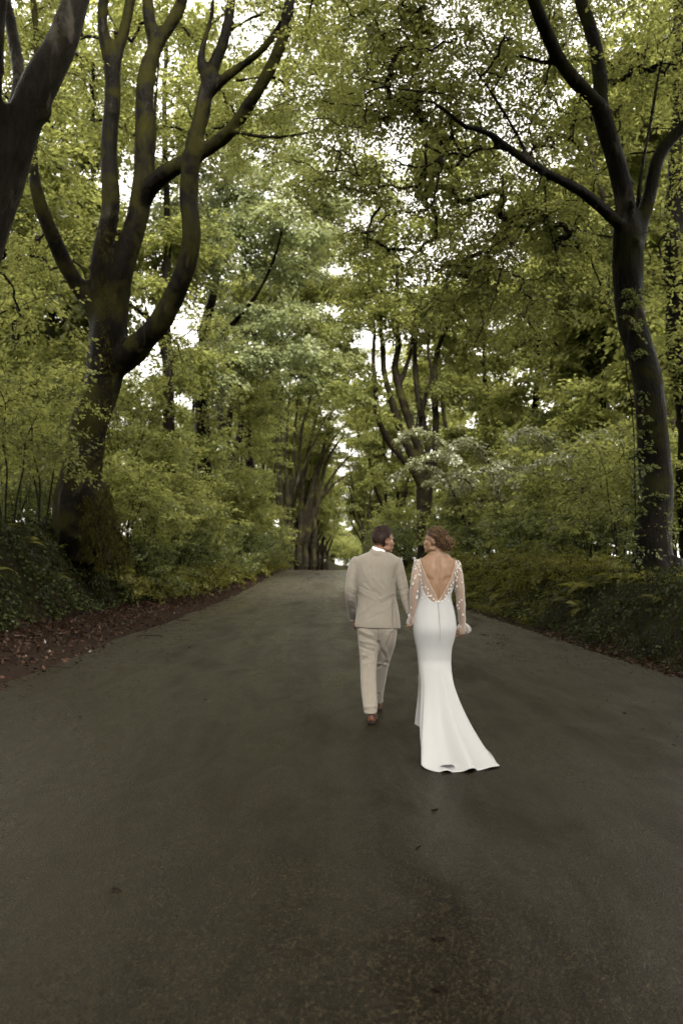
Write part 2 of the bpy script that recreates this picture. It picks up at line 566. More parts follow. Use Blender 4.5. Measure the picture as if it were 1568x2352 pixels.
def grow(nodes, anchors, rng, K=5, arch=0.10, jit=0.10):
    """joins every anchor to the nearest point of the growing tree -> paths (n, K, 3), tip directions, pipe counts (n, K)"""
    nodes = np.asarray(nodes, float)
    N0 = len(nodes)
    M = len(anchors)
    pos = np.empty((N0 + M * (K - 1), 3))
    pos[:N0] = nodes
    par = np.full(len(pos), -1)
    cnt = N0
    best = np.empty(M)
    bi = np.empty(M, int)
    for i in range(0, M, 400):
        dd = ((anchors[i:i + 400, None] - nodes[None]) ** 2).sum(-1)
        bi[i:i + 400] = dd.argmin(1)
        best[i:i + 400] = dd.min(1)
    left = np.ones(M, bool)
    paths = np.empty((M, K, 3))
    ids = np.empty((M, K), int)
    ts = np.linspace(0, 1, K)
    for s in range(M):
        k = np.where(left, best, 1e18).argmin()
        left[k] = False
        a, b = pos[bi[k]], anchors[k]
        L = math.sqrt(best[k])
        p = a + (b - a) * ts[:, None]
        w = (ts * (1 - ts) * 4)[:, None]
        p = p + w * (np.array([0, 0, arch * L]) + rng.normal(size=(K, 3)) * jit * L * 0.6)
        paths[k] = p
        new = np.arange(cnt, cnt + K - 1)
        pos[new] = p[1:]
        par[new[0]] = bi[k]
        par[new[1:]] = new[:-1]
        ids[k, 0] = bi[k]
        ids[k, 1:] = new
        cnt += K - 1
        d2 = ((anchors[:, None] - p[None, 1:]) ** 2).sum(-1)
        mn = d2.min(1)
        better = mn < best
        best = np.where(better, mn, best)
        bi = np.where(better, new[d2.argmin(1)], bi)
    c = np.zeros(len(pos))
    c[ids[:, -1]] += 1
    for i in range(len(pos) - 1, N0 - 1, -1):
        if par[i] >= 0:
            c[par[i]] += c[i]
    pc = c[ids]
    pc[:, 0] = pc[:, 1]
    return paths, unit(paths[:, -1] - paths[:, -2]), pc

def tubes(paths, rad, S=4):
    """many tubes of the same number of points at once"""
    n, K = paths.shape[:2]
    t = unit(np.gradient(paths, axis=1))
    ref = np.where((abs(t[..., 2]) < 0.8)[..., None], np.array([0, 0, 1.0]), np.array([1.0, 0, 0]))
    ref = np.repeat(ref[:, :1], K, 1)
    a = unit(np.cross(t, ref))
    b = np.cross(t, a)
    th = np.linspace(0, 2 * np.pi, S, endpoint=False)
    off = np.cos(th)[:, None] * a[:, :, None] + np.sin(th)[:, None] * b[:, :, None]
    v = (paths[:, :, None] + off * rad[:, :, None, None]).reshape(-1, 3)
    base = (np.arange(n) * K * S)[:, None, None] + (np.arange(K - 1) * S)[None, :, None]
    j = np.arange(S)[None, None]
    k = (j + 1) % S
    q = np.stack([base + j, base + k, base + S + k, base + S + j], -1).reshape(-1, 4)
    return v, q

def spray_leaves(rng, anchors, dirs, per, R, size, droop=0.25, tilt=0.28, hexa=False, width=0.58, aspect=0.62, back=1.0, flutter=0.42):
    """flat sprays of leaves about each anchor -> verts, quads or tris, tint"""
    n = len(anchors)
    ax = dirs * np.array([1, 1, 0.35])
    ax[:, 2] -= droop * rng.random(n)
    ax = unit(ax + rng.normal(size=(n, 3)) * 0.15)
    up = unit(np.array([0, 0, 1.0]) + rng.normal(size=(n, 3)) * tilt)
    b = unit(np.cross(up, ax))
    up = np.cross(ax, b)
    rep = lambda x: np.repeat(x, per, 0)
    A, B, U, C = rep(ax), rep(b), rep(up), rep(anchors)
    m = n * per
    scl = rep(0.75 + 0.5 * rng.random(n))[:, None] * R
    u = (rng.random(m) * (1 + back) - back)[:, None]
    v = ((rng.random(m) - 0.5) * 2 * width * (1 - 0.45 * abs(u[:, 0])))[:, None]
    w = rng.normal(size=(m, 1)) * 0.10 - 0.16 * u ** 2 - 0.22 * v ** 2
    c = C + (A * u + B * v + U * w) * scl
    ph = (np.sign(v[:, 0]) * (0.35 + 0.95 * rng.random(m)))[:, None]
    la = unit(A * np.cos(ph) + B * np.sin(ph) + rng.normal(size=(m, 3)) * 0.25 + np.array([0, 0, -0.25]))
    ln = unit(U + rng.normal(size=(m, 3)) * flutter)
    ls = unit(np.cross(ln, la))
    ln = np.cross(la, ls)
    L = (size * (0.65 + 0.7 * rng.random(m)))[:, None]
    W = L * aspect * 0.5
    tint = np.clip(rep(rng.random(n)) * 0.55 + rng.random(m) * 0.5, 0, 1)
    if hexa:
        V = np.stack([c, c + la * L * 0.33 + ls * W + ln * W * 0.3, c + la * L * 0.72 + ls * W * 0.72 + ln * W * 0.2, c + la * L - ln * L * 0.08,
                      c + la * L * 0.72 - ls * W * 0.72 + ln * W * 0.2, c + la * L * 0.33 - ls * W + ln * W * 0.3], 1)
        i = (np.arange(m) * 6)[:, None]
        q = np.concatenate([i + np.array([[0, 1, 2, 3]]), i + np.array([[0, 3, 4, 5]])])
        return V.reshape(-1, 3), q, None, np.repeat(tint, 6)
    V = np.stack([c, c + la * L * 0.45 + ls * W + ln * W * 0.3, c + la * L, c + la * L * 0.45 - ls * W + ln * W * 0.3], 1)
    i = (np.arange(m) * 4)[:, None]
    t = np.concatenate([i + np.array([[0, 1, 2]]), i + np.array([[0, 2, 3]])])
    return V.reshape(-1, 3), None, t, np.repeat(tint, 4)

def leaf_part(name, rng, anchors, dirs, mat, root, origin, **kw):
    v, q, t, tint = spray_leaves(rng, anchors, dirs, **kw)
    me = np_mesh(name, v - origin, q, t, attr={'tint': tint})
    return link(name, me, mat, root, kind='stuff')

def resample(pts, rad, step):
    pts = np.asarray(pts, float)
    s = np.concatenate([[0], np.cumsum(np.linalg.norm(np.diff(pts, axis=0), axis=1))])
    n = max(3, int(s[-1] / step) + 1)
    # Catmull-Rom through the points
    u = np.linspace(0, s[-1], n)
    out, ro = [], []
    for x in u:
        i = min(len(s) - 2, max(0, np.searchsorted(s, x) - 1))
        f = (x - s[i]) / (s[i + 1] - s[i] + 1e-9)
        p0, p1, p2, p3 = pts[max(i - 1, 0)], pts[i], pts[i + 1], pts[min(i + 2, len(pts) - 1)]
        out.append(0.5 * (2 * p1 + (p2 - p0) * f + (2 * p0 - 5 * p1 + 4 * p2 - p3) * f * f + (3 * p1 - p0 - 3 * p2 + p3) * f ** 3))
        ro.append(rad[i] + (rad[i + 1] - rad[i]) * f)
    return np.array(out), np.array(ro)

def wood(name, geo, voxel, mat, root, origin, seed, amp=0.03):
    """the fused trunk and limbs: one skin, knobbly, flared into its forks"""
    v, q = remesh(geo, voxel, 5, 0.5)
    n = normals(v, q)
    st = v * np.array([1, 1, 0.35])
    d = amp * (0.9 * fbm(st, 1.6, seed, 3) + 0.5 * fbm(st, 6.0, seed + 5, 2))
    v = v + n * d[:, None]
    me = np_mesh(name, v - origin, q, smooth=True)
    return link(name, me, mat, root)

TREES = {}
def build_tree(name, label, cat, base, stems, blobs, bark, leaf, seed, voxel=0.09, rtip=0.006, per=36, R=0.6, size=0.12,
               hexa=False, group=None, clump=9, spread=0.75, amp=0.04, S=4, droop=0.25, shell=0.3, extra=None, slim=1.0, tmin=0.0, arch=0.10, K=5, aspect=0.62, pexp=0.43, clear=False):
    """stems: lists of (x, y, z, radius) in metres; blobs: (centre, radii, anchors)"""
    rng = np.random.default_rng(seed)
    base = np.asarray(base, float)
    root = thing(name, label, cat, base, group)
    g = Geo()
    nodes = []
    stems = [[(x, y, z, r * slim) for x, y, z, r in st] for st in stems]
    for st in stems:
        st = np.asarray(st, float)
        p, r = resample(st[:, :3], st[:, 3], max(0.25, voxel * 3))
        p = p + np.stack([vnoise(p, 0.6, seed + 1), vnoise(p, 0.6, seed + 2), 0 * r], 1) * r[:, None] * 0.55
        g.tube(p, np.maximum(r, voxel * 0.75), 12 if r.max() > 0.12 else 7)
        k = p[:, 2] > base[2] + tmin
        nodes.append(p[k])
    kr = random.Random(seed)
    for st in stems:
        st = np.asarray(st, float)
        if st[:, 3].max() > 0.09:
            p, r = resample(st[:, :3], st[:, 3], 0.6)
            for i in range(len(p)):
                if kr.random() < 0.42 and voxel < r[i] < 0.42:
                    a = kr.random() * 6.28
                    k = r[i] * (0.18 + 0.18 * kr.random())
                    g.ball(p[i] + np.array([math.cos(a), math.sin(a), 0]) * r[i] * 0.88, (k, k, k * (1.0 + kr.random())), None, 8, 5)
    if extra:
        extra(g)
    wood('trunk', g, voxel, bark, root, base, seed, amp)
    if blobs:
        anchors = np.concatenate([blob_anchors(rng, c, r, n, clump, spread, shell) for c, r, n in blobs])
        anchors = anchors[anchors[:, 2] > gz(base[0], base[1]) + 0.5]
        if clear:                                          # the main limbs carry no leaves of their own
            big = []
            for st in stems:
                p, r = resample(np.asarray(st, float)[:, :3], np.asarray(st, float)[:, 3], 0.3)
                big.append(np.column_stack([p, r])[r > 0.016])
            big = np.concatenate(big)
            qs, qa = proj(big[:, :3]), proj(anchors)
            rp = big[:, 3] / big[:, 1] * F + np.where(big[:, 3] > 0.1, 28, np.where(big[:, 3] > 0.035, 15, 9))
            bad = ((((qa[:, None] - qs[None]) ** 2).sum(-1) < rp[None] ** 2) & (anchors[:, None, 1] < big[None, :, 1] + 0.8)).any(1)
            anchors = anchors[~bad]
        paths, dirs, pc = grow(np.concatenate(nodes), anchors, rng, K, arch)
        v, q = tubes(paths, np.minimum(rtip * pc ** pexp, 0.055), S)
        link('branchwork', np_mesh('branchwork', v - base, q, smooth=True), BARK_TWIG, root, kind='stuff')
        leaf_part('crown', rng, anchors, dirs, leaf, root, base, per=per, R=R, size=size, hexa=hexa, droop=droop, aspect=aspect)
    return root

def px(Z, *rows):
    """stems traced at a distance: rows of (x, y, width in pixels[, metres nearer or farther])"""
    out = []
    for r in rows:
        z = Z + (r[3] if len(r) > 3 else 0.0)
        p = P(r[0], r[1], z)
        out.append((p[0], p[1], p[2], max(0.012, r[2] / 2 * z / F)))
    return out
def bl(Z, x, y, r, n):
    return (P(x, y, Z), r, n)
# ------------------------------------------------------------------ the avenue: near trees traced one by one
# L1: the tree whose grey limb leans in at the top left
Z = 19.0
b = P(-180, 1235, Z)
build_tree('beech_tree', 'nearest left beech with a smooth grey limb leaning into the top left corner', 'tree', (b[0], b[1], gz(b[0], b[1]) - 0.2),
    [px(Z, (-190, 1300, 230), (-170, 1180, 190), (-130, 900, 160), (-78, 640, 148), (-34, 500, 130), (10, 405, 105), (52, 300, 98), (92, 205, 95), (135, 110, 82), (172, 0, 70), (205, -130, 60), (240, -330, 45), (290, -600, 25)),
     px(Z, (-72, 620, 100), (-34, 430, 70, -.3), (-14, 250, 50, -.5), (-4, 100, 44, -.6), (2, -60, 40, -.7), (-30, -300, 30, -.8)),
     px(Z, (5, 340, 60), (44, 215, 36, .4), (40, 130, 34, .6), (22, 20, 30, .8), (5, -120, 24, 1)),
     px(Z, (-110, 800, 90), (-180, 560, 70), (-220, 200, 50), (-240, -300, 30))],
    [(P(-120, -250, Z), (3.2, 3.5, 3), 170), (P(200, -420, Z), (3.2, 3, 2.2), 200), (P(-60, 150, Z + 2.5), (1.6, 2, 2.0), 80), (P(-30, 640, Z + 2), (0.8, 2, 2.2), 60)],
    BARK_PALE, LEAF_MID, 11, voxel=0.07, per=44, R=0.55, size=0.10, slim=.92, tmin=4.5)

# L2: the big many-stemmed tree on the left bank
Z = 28.0
b = P(205, 1230, Z)
def l2_roots(g):
    for pts in ([(208, 1100, 40, 0), (190, 1160, 34, 0), (160, 1180, 36, .1), (132, 1206, 24, .2), (112, 1226, 14, .3)],
                [(208, 1100, 40, 0), (205, 1140, 34, -.4), (214, 1200, 34, -.8), (226, 1256, 22, -1.2), (236, 1305, 11, -1.5)],
                [(208, 1100, 40, 0), (226, 1140, 34, -.4), (244, 1200, 28, -.8), (262, 1262, 17, -1.3), (277, 1312, 9, -1.7)],
                [(208, 1100, 40, 0), (196, 1150, 34, -.4), (197, 1210, 28, -.7), (202, 1285, 14, -1.1)],
                [(208, 1100, 40, 0), (238, 1130, 34, -.1), (258, 1190, 22, -.4), (284, 1250, 12, -.9), (296, 1290, 6, -1.2)]):
        st = np.array(px(Z, *pts))
        p, r = resample(st[:, :3], st[:, 3], 0.2)
        g.tube(p, r, 8)
build_tree('beech_tree', 'large left beech splitting into several tall dark stems on the bank, roots draped with moss', 'tree', (b[0], b[1], gz(b[0], b[1]) - 0.1),
    [px(Z, (200, 1290, 205), (203, 1225, 158), (206, 1160, 126), (209, 1080, 106), (214, 980, 96), (224, 880, 98), (236, 800, 108), (244, 740, 100), (250, 690, 70)),
     px(Z, (236, 790, 60), (212, 715, 48), (185, 660, 44), (140, 580, 42, -.4), (104, 500, 38, -.8), (84, 430, 34, -1), (78, 350, 30, -1), (92, 240, 26, -1), (80, 60, 22, -1), (60, -200, 16, -1)),
     px(Z, (240, 760, 66), (236, 680, 56), (242, 590, 52), (252, 480, 50), (258, 330, 47), (256, 230, 45), (256, 160, 44), (243, 90, 34), (236, 30, 32), (240, -90, 28), (225, -350, 18)),
     px(Z, (256, 180, 40), (272, 120, 32), (288, 60, 30), (298, -20, 28), (310, -200, 22), (340, -420, 14)),
     px(Z, (252, 770, 78), (272, 690, 70), (296, 600, 66), (322, 500, 60), (334, 420, 58), (336, 330, 54), (340, 230, 50), (346, 150, 46), (358, 100, 42), (342, 40, 34), (334, -40, 30), (320, -250, 22)),
     px(Z, (354, 120, 40), (376, 75, 36), (402, 35, 34), (424, -30, 32), (450, -200, 26), (490, -420, 16)),
     px(Z, (330, 470, 54), (348, 430, 50, -.3), (384, 395, 46, -.6), (440, 362, 42, -.9), (500, 325, 40, -1.3), (548, 275, 36, -1.7), (590, 205, 35, -2), (628, 130, 34, -2.2), (654, 60, 32, -2.4), (668, -20, 28, -2.5), (672, -160, 22, -2.5), (700, -380, 12, -2.5)),
     px(Z, (346, 425, 26), (354, 360, 16, .4), (358, 270, 13, .6), (362, 190, 10, .8), (366, 110, 7, 1)),
     px(Z, (244, 835, 84), (290, 812, 76, -.2), (330, 776, 64, -.5), (375, 725, 62, -.8), (410, 650, 56, -1), (430, 570, 53, -1.1), (438, 480, 52, -1.1), (440, 400, 50, -1.1), (446, 320, 44, -1.1), (462, 262, 42, -1.1), (476, 205, 42, -1.1), (496, 140, 34, -1.1), (515, 80, 30, -1.1), (530, -10, 28, -1), (545, -160, 22, -1), (560, -380, 14, -1)),
     px(Z, (478, 215, 34, -1.1), (474, 178, 26, -1.1), (462, 150, 22, -1.1), (468, 100, 18, -1.1), (484, 40, 15, -1.1), (492, -30, 12, -1.1)),
     px(Z, (486, 205, 34, -1.1), (525, 170, 26, -1.2), (566, 140, 22, -1.3), (606, 105, 20, -1.5), (638, 60, 19, -1.6), (662, 0, 18, -1.8), (690, -100, 12, -2)),
     px(Z, (530, 300, 22, -1.5), (556, 304, 17, -1.8), (600, 313, 15, -2.1), (660, 313, 13, -2.5), (712, 302, 10, -2.9), (770, 284, 7, -3.3), (850, 262, 4, -3.8)),
     px(Z, (540, 185, 14, -1.2), (590, 178, 12, -1.5), (636, 180, 10, -1.8), (676, 216, 8, -2), (702, 256, 6, -2.2)),
     px(Z, (536, 64, 13, -1), (580, 38, 12, -1.2), (630, 20, 11, -1.5), (690, 2, 9, -2))],
    [bl(25.5, 660, 60, (2.2, 2.5, 1.8), 130), bl(24, 760, 230, (1.8, 2, 1.3), 80), bl(26, 540, 0, (2.2, 3, 1.5), 60), bl(27, 620, -260, (3.5, 4, 3), 230), bl(28, 330, -330, (4, 4, 3), 270),
     bl(28, 80, -220, (3.5, 4, 3), 200), bl(30, 170, 130, (2.2, 2, 2.4), 110), bl(30, 400, 150, (2.0, 2, 2.5), 90), bl(30.5, 60, 520, (1.5, 1.5, 2), 60), bl(31, 700, 170, (2.6, 1.8, 2.2), 110), bl(32, 590, 330, (1.8, 1.5, 1.6), 60), bl(33, 430, 770, (1.8, 1.4, 1.9), 60)],
    BARK_MOSSY, LEAF_MID, 21, voxel=0.08, per=56, R=0.62, size=0.11, tmin=6.0, slim=.88, clear=True, extra=l2_roots, amp=0.035)

# R1: the dark tree on the right whose bough hangs over the lane
Z = 19.8
b = P(1512, 1375, Z)
def r1_roots(g):
    for pts in ([(1490, 1290, 60, -.3), (1462, 1340, 44, -.5), (1440, 1385, 30, -.7), (1420, 1420, 16, -1)],
                [(1540, 1290, 60, -.3), (1560, 1340, 44, -.5), (1585, 1380, 26, -.6)],
                [(1512, 1300, 60, -.5), (1508, 1350, 46, -.8), (1500, 1390, 26, -1.1)],
                [(1440, 1375, 14, -.7), (1412, 1420, 12, -1.3), (1392, 1462, 9, -1.9), (1388, 1490, 8, -2.2), (1398, 1502, 6, -2.3)],
                [(1560, 1440, 14, -1.2), (1530, 1436, 12, -1.5), (1500, 1442, 10, -1.9), (1480, 1440, 7, -2.1)]):
        st = np.array(px(Z, *pts))
        p, r = resample(st[:, :3], st[:, 3], 0.15)
        g.tube(p, r, 8)
build_tree('beech_tree', 'dark beech at the right edge with a long crooked bough hanging over the lane', 'tree', (b[0], b[1], gz(b[0], b[1]) - 0.1),
    [px(Z, (1518, 1400, 150), (1512, 1330, 116), (1506, 1240, 98), (1500, 1150, 90), (1490, 1040, 84), (1480, 920, 78), (1470, 800, 74), (1460, 690, 76), (1455, 600, 84), (1452, 540, 80), (1444, 480, 60)),
     px(Z, (1448, 560, 60), (1444, 490, 56), (1436, 430, 54), (1420, 360, 52), (1400, 300, 52), (1382, 250, 50), (1352, 218, 40, -.2), (1310, 178, 38, -.5), (1280, 135, 37, -.7), (1255, 80, 36, -.9), (1232, 20, 36, -1.1), (1205, -80, 32, -1.3), (1170, -260, 24, -1.5), (1130, -500, 14, -1.7)),
     px(Z, (1398, 300, 44), (1384, 235, 42, .2), (1380, 170, 40, .4), (1366, 100, 38, .5), (1346, 40, 38, .6), (1330, -30, 36, .7), (1330, -220, 28, .8), (1350, -500, 16, 1)),
     px(Z, (1462, 560, 60), (1482, 500, 42, .1), (1500, 440, 38, .2), (1510, 385, 38, .2), (1530, 335, 34, .2), (1570, 290, 30, .2), (1630, 220, 26, .2), (1700, 60, 20, .2), (1740, -200, 14, .2)),
     px(Z, (1470, 520, 26, .4), (1470, 440, 16, .6), (1482, 350, 14, .8), (1498, 260, 13, 1), (1512, 170, 12, 1.2), (1535, 90, 11, 1.4), (1575, 0, 8, 1.6)),
     px(Z, (1436, 520, 40), (1400, 495, 34, -.3), (1366, 468, 30, -.6), (1322, 435, 28, -.9), (1270, 408, 27, -1.3), (1222, 380, 26, -1.6), (1182, 352, 25, -1.9), (1146, 322, 22, -2.1), (1108, 300, 20, -2.3), (1066, 290, 17, -2.5), (1034, 262, 15, -2.7), (1000, 240, 12, -2.9)),
     px(Z, (1216, 376, 20, -1.6), (1198, 330, 17, -1.8), (1170, 276, 15, -2), (1134, 218, 14, -2.2), (1098, 168, 12, -2.4), (1062, 112, 11, -2.6), (1030, 54, 10, -2.8), (1004, -10, 9, -3), (985, -120, 6, -3.2)),
     px(Z, (1104, 298, 14, -2.3), (1096, 258, 11, -2.2), (1060, 230, 11, -2.3), (1010, 214, 11, -2.6), (960, 210, 10, -2.9), (906, 202, 8, -3.2), (850, 184, 6, -3.6), (800, 170, 4, -4)),
     px(Z, (1160, 342, 13, -2), (1110, 342, 11, -2.2), (1060, 342, 10, -2.5), (1020, 350, 9, -2.8), (992, 376, 8, -3), (950, 384, 6, -3.3), (900, 366, 4, -3.5)),
     px(Z, (1244, 398, 12, -1.5), (1226, 450, 10, -1.9), (1204, 520, 9, -2.2), (1172, 570, 8, -2.5), (1150, 620, 8, -2.7), (1136, 680, 7, -2.9), (1112, 740, 5, -3.1), (1086, 800, 4, -3.3)),
     px(Z, (1152, 392, 9, -1.9), (1156, 470, 7, -2.2), (1164, 540, 6, -2.4), (1172, 572, 6, -2.5)),
     px(Z, (1252, 402, 9, -1.3), (1250, 470, 7, -1.2), (1262, 530, 5, -1.1), (1280, 590, 4, -1)),
     px(Z, (1018, 352, 8, -2.8), (1000, 440, 8, -3.1), (985, 480, 7, -3.3), (940, 488, 7, -3.6), (882, 498, 6, -4), (862, 528, 5, -4.2), (810, 538, 4, -4.6)),
     px(Z, (1332, 190, 18, -.4), (1296, 148, 16, -.6), (1250, 146, 15, -.6), (1180, 128, 13, -.7), (1160, 160, 11, -.8), (1138, 200, 9, -.9), (1120, 218, 7, -1)),
     px(Z, (1408, 545, 12, -.1), (1364, 538, 9, -.4), (1325, 526, 8, -.7), (1294, 540, 7, -.9), (1278, 575, 5, -1))],
    [bl(19.6, 1110, 230, (3.8, 1.6, 1.7), 190), bl(18.6, 920, 250, (2.3, 1.6, 1.6), 125), bl(19.2, 1000, 470, (2.8, 1.6, 1.0), 150), bl(19.3, 1130, 560, (2.6, 1.6, 1.2), 140),
     bl(19, 1110, 720, (1.3, 1.2, 0.9), 45), bl(19.6, 1080, 30, (3.2, 2, 1.6), 150), bl(21.6, 1300, 300, (1.6, 1.6, 1.3), 60), bl(21.5, 1470, 60, (1.8, 1.6, 1.8), 90), bl(21, 1300, -330, (4.2, 4, 3), 260),
     bl(20, 1650, 120, (2, 2.5, 3), 90), bl(19.5, 900, -60, (2.2, 2, 1.6), 110), bl(21.4, 1330, 600, (1.2, 1.3, 1.0), 40), bl(21.5, 1230, 480, (1.6, 1.4, 1.3), 60), bl(23, 1240, 130, (2.4, 1.4, 1.9), 110), bl(23, 1430, -10, (2.2, 1.4, 1.6), 70)],
    BARK_DARK, LEAF_MID, 31, voxel=0.05, per=70, R=0.50, size=0.080, hexa=False, clear=True, slim=.9, tmin=6.2, extra=r1_roots, amp=0.022, rtip=0.0070, spread=0.6, droop=0.4)

# a second dark trunk just behind it
Z = 25.0
b = P(1548, 1330, Z)
build_tree('beech_tree', 'dark trunk close behind the right edge beech', 'tree', (b[0], b[1], gz(b[0], b[1]) - 0.1),
    [px(Z, (1590, 1360, 76), (1588, 1150, 62), (1578, 950, 56), (1562, 800, 54), (1552, 650, 48), (1546, 480, 38), (1552, 300, 32), (1556, 80, 26), (1566, -200, 20)),
     px(Z, (1532, 640, 30), (1560, 520, 26), (1600, 400, 22), (1660, 200, 16))],
    [bl(25, 1520, 250, (2.2, 2.2, 2.6), 120), bl(25, 1590, -80, (4, 4, 3.5), 200), bl(24.3, 1575, 620, (1.2, 1.2, 2.2), 80), bl(24.3, 1580, 900, (1.0, 1.2, 2.0), 70)],
    BARK_DARK, LEAF_SUN, 35, voxel=0.07, per=36, R=0.6, size=0.13, tmin=5)

# R3: the fan of stems behind the couple
Z = 60.0
b = P(980, 1300, Z)
build_tree('beech_tree', 'many stemmed beech fanning upward from one trunk behind the couple', 'tree', (b[0], b[1], gz(b[0], b[1]) - 0.1),
    [px(Z, (982, 1330, 54), (981, 1240, 40), (979, 1160, 37), (974, 1110, 40), (968, 1080, 36)),
     px(Z, (976, 1130, 22), (950, 1085, 18, -.5), (915, 1045, 16, -1), (888, 1005, 15, -1.5), (868, 955, 14, -2), (860, 890, 13, -2), (857, 820, 12, -2), (858, 740, 10, -2), (846, 640, 8, -2)),
     px(Z, (972, 1110, 26), (945, 1050, 20, -.3), (918, 990, 18, -.6), (900, 930, 17, -.8), (884, 870, 15, -.9), (878, 800, 13, -1), (872, 720, 11, -1), (880, 600, 8, -1)),
     px(Z, (974, 1100, 26), (958, 1030, 22), (940, 975, 20), (922, 910, 19), (908, 850, 17), (912, 790, 15), (906, 720, 13), (912, 620, 9)),
     px(Z, (920, 880, 12), (940, 820, 11, .2), (948, 760, 10, .4), (962, 690, 8, .5), (966, 620, 6, .6)),
     px(Z, (980, 1100, 24), (980, 1020, 20, .4), (966, 950, 18, .6), (956, 880, 16, .8), (952, 810, 13, 1), (960, 720, 11, 1), (985, 620, 8, 1)),
     px(Z, (986, 1110, 24), (996, 1030, 18, .8), (1000, 960, 16, 1.2), (998, 890, 15, 1.5), (1000, 830, 13, 1.6), (1018, 770, 11, 1.7), (1042, 700, 8, 1.8)),
     px(Z, (968, 960, 12), (978, 900, 11, -.4), (992, 860, 10, -.6), (984, 800, 9, -.6), (990, 720, 7, -.6))],
    [bl(60, 930, 640, (4.5, 4.5, 3.2), 200), bl(59, 840, 760, (3, 3, 3.2), 110), bl(61, 1060, 720, (3.2, 3, 2.8), 120), bl(60, 960, 420, (5.5, 5, 4), 260), bl(58, 860, 900, (1.4, 1.6, 1.3), 36), bl(60, 1030, 900, (1.5, 1.5, 1.4), 36), bl(64, 800, 560, (4, 5, 4), 120)],
    BARK_FAR, LEAF_MID, 41, voxel=0.085, per=52, R=0.9, size=0.24, tmin=6, K=4)

# left row going away
def left_tree(Z, label, stems, blobs, seed, leaf=LEAF_MID, bark=BARK_DARK, per=58, size=0.23, voxel=0.09, R=0.9):
    b = P(stems[0][0][0], stems[0][0][1], Z)
    build_tree('beech_tree', label, 'tree', (b[0], b[1], gz(b[0], b[1]) - 0.2), [px(Z, *s) for s in stems], blobs, bark, leaf, seed, clump=13, spread=0.62, voxel=voxel, per=per, R=R, size=size, tmin=6.5, K=4)
left_tree(45, 'straight trunk rising out of the hazel right behind the big left beech',
    [[(388, 1260, 42), (387, 1150, 34), (386, 1000, 30), (385, 880, 27), (384, 800, 26), (380, 700, 23), (384, 560, 20), (378, 380, 16), (380, 150, 12), (384, -60, 8)],
     [(385, 860, 18), (370, 790, 15), (345, 740, 13), (300, 700, 11), (240, 650, 8)], [(384, 840, 14), (400, 810, 12), (360, 770, 10), (330, 690, 8), (320, 600, 6)]],
    [bl(45, 370, 180, (6.5, 6, 5.5), 330), bl(46, 150, 430, (4.5, 4, 3.5), 170), bl(46, 120, 150, (5, 5, 5), 200), bl(47, 60, 760, (3.5, 3.5, 3.2), 130), bl(45, 330, 620, (3, 3, 2.5), 90), bl(48, 410, 770, (2.4, 2.2, 2.6), 90), bl(48, 300, 560, (2.6, 2.2, 2.4), 80)], 51, LEAF_SUN)
left_tree(56, 'leaning left trunk with wet grey green foliage reaching over the lane',
    [[(468, 1270, 44), (467, 1150, 36), (466, 1000, 34), (464, 900, 32), (463, 840, 30), (478, 740, 24), (500, 620, 20), (520, 460, 16), (540, 260, 11)],
     [(466, 930, 18), (440, 880, 15), (405, 840, 13), (365, 808, 10)], [(468, 900, 16), (510, 870, 12, -1), (560, 840, 10, -2), (620, 800, 8, -3), (680, 760, 5, -4)],
     [(474, 800, 16), (540, 740, 13, -1.5), (600, 660, 10, -3), (640, 560, 8, -4), (660, 450, 6, -4)]],
    [bl(53, 560, 620, (4.6, 5, 4.6), 300), bl(52, 640, 800, (2.8, 3, 1.8), 110), bl(53, 470, 460, (3.6, 4, 3), 150), bl(52, 500, 820, (2.6, 3, 1.7), 90), bl(55, 600, 330, (4.2, 5, 3.5), 150), bl(56, 700, 560, (3.5, 4, 3.5), 120), bl(58, 720, 300, (4, 5, 4), 110)], 52, LEAF_GREY)
left_tree(74, 'forked left trunk with a pale streaked stem among the saplings',
    [[(527, 1280, 40), (526, 1180, 34), (525, 1100, 32), (527, 1060, 32), (512, 1010, 18), (505, 950, 16), (506, 880, 14), (520, 780, 12), (540, 640, 9)],
     [(528, 1070, 24), (542, 1030, 17), (552, 985, 15), (553, 910, 13), (566, 800, 11), (590, 660, 8)], [(527, 1065, 22), (524, 1000, 16), (526, 930, 14), (534, 820, 12), (560, 640, 9)]],
    [bl(72, 600, 760, (4.5, 5, 3.6), 190), bl(73, 560, 560, (5.5, 5, 5), 230), bl(70, 690, 700, (4, 5, 3.5), 160), bl(73, 590, 920, (2.6, 3, 1.8), 70), bl(72, 770, 640, (4, 4, 4), 110)], 53, LEAF_MID, BARK_PALE)
left_tree(92, 'slim dark left trunk under low dark boughs',
    [[(572, 1290, 30), (571, 1180, 24), (572, 1060, 22), (574, 960, 20), (580, 840, 16), (592, 700, 12), (610, 540, 8)],
     [(574, 950, 12), (600, 910, 10, -1), (640, 880, 9, -2), (690, 850, 7, -3)], [(576, 920, 12), (610, 870, 9, -2), (650, 820, 7, -3), (680, 800, 5, -3)]],
    [bl(89, 640, 920, (4, 5, 2.6), 120), bl(88, 700, 800, (5, 5, 3.8), 190), bl(90, 620, 700, (6, 6, 5), 230), bl(90, 760, 820, (4.5, 5, 3.4), 120)], 54, LEAF_DARK, BARK_DARK)
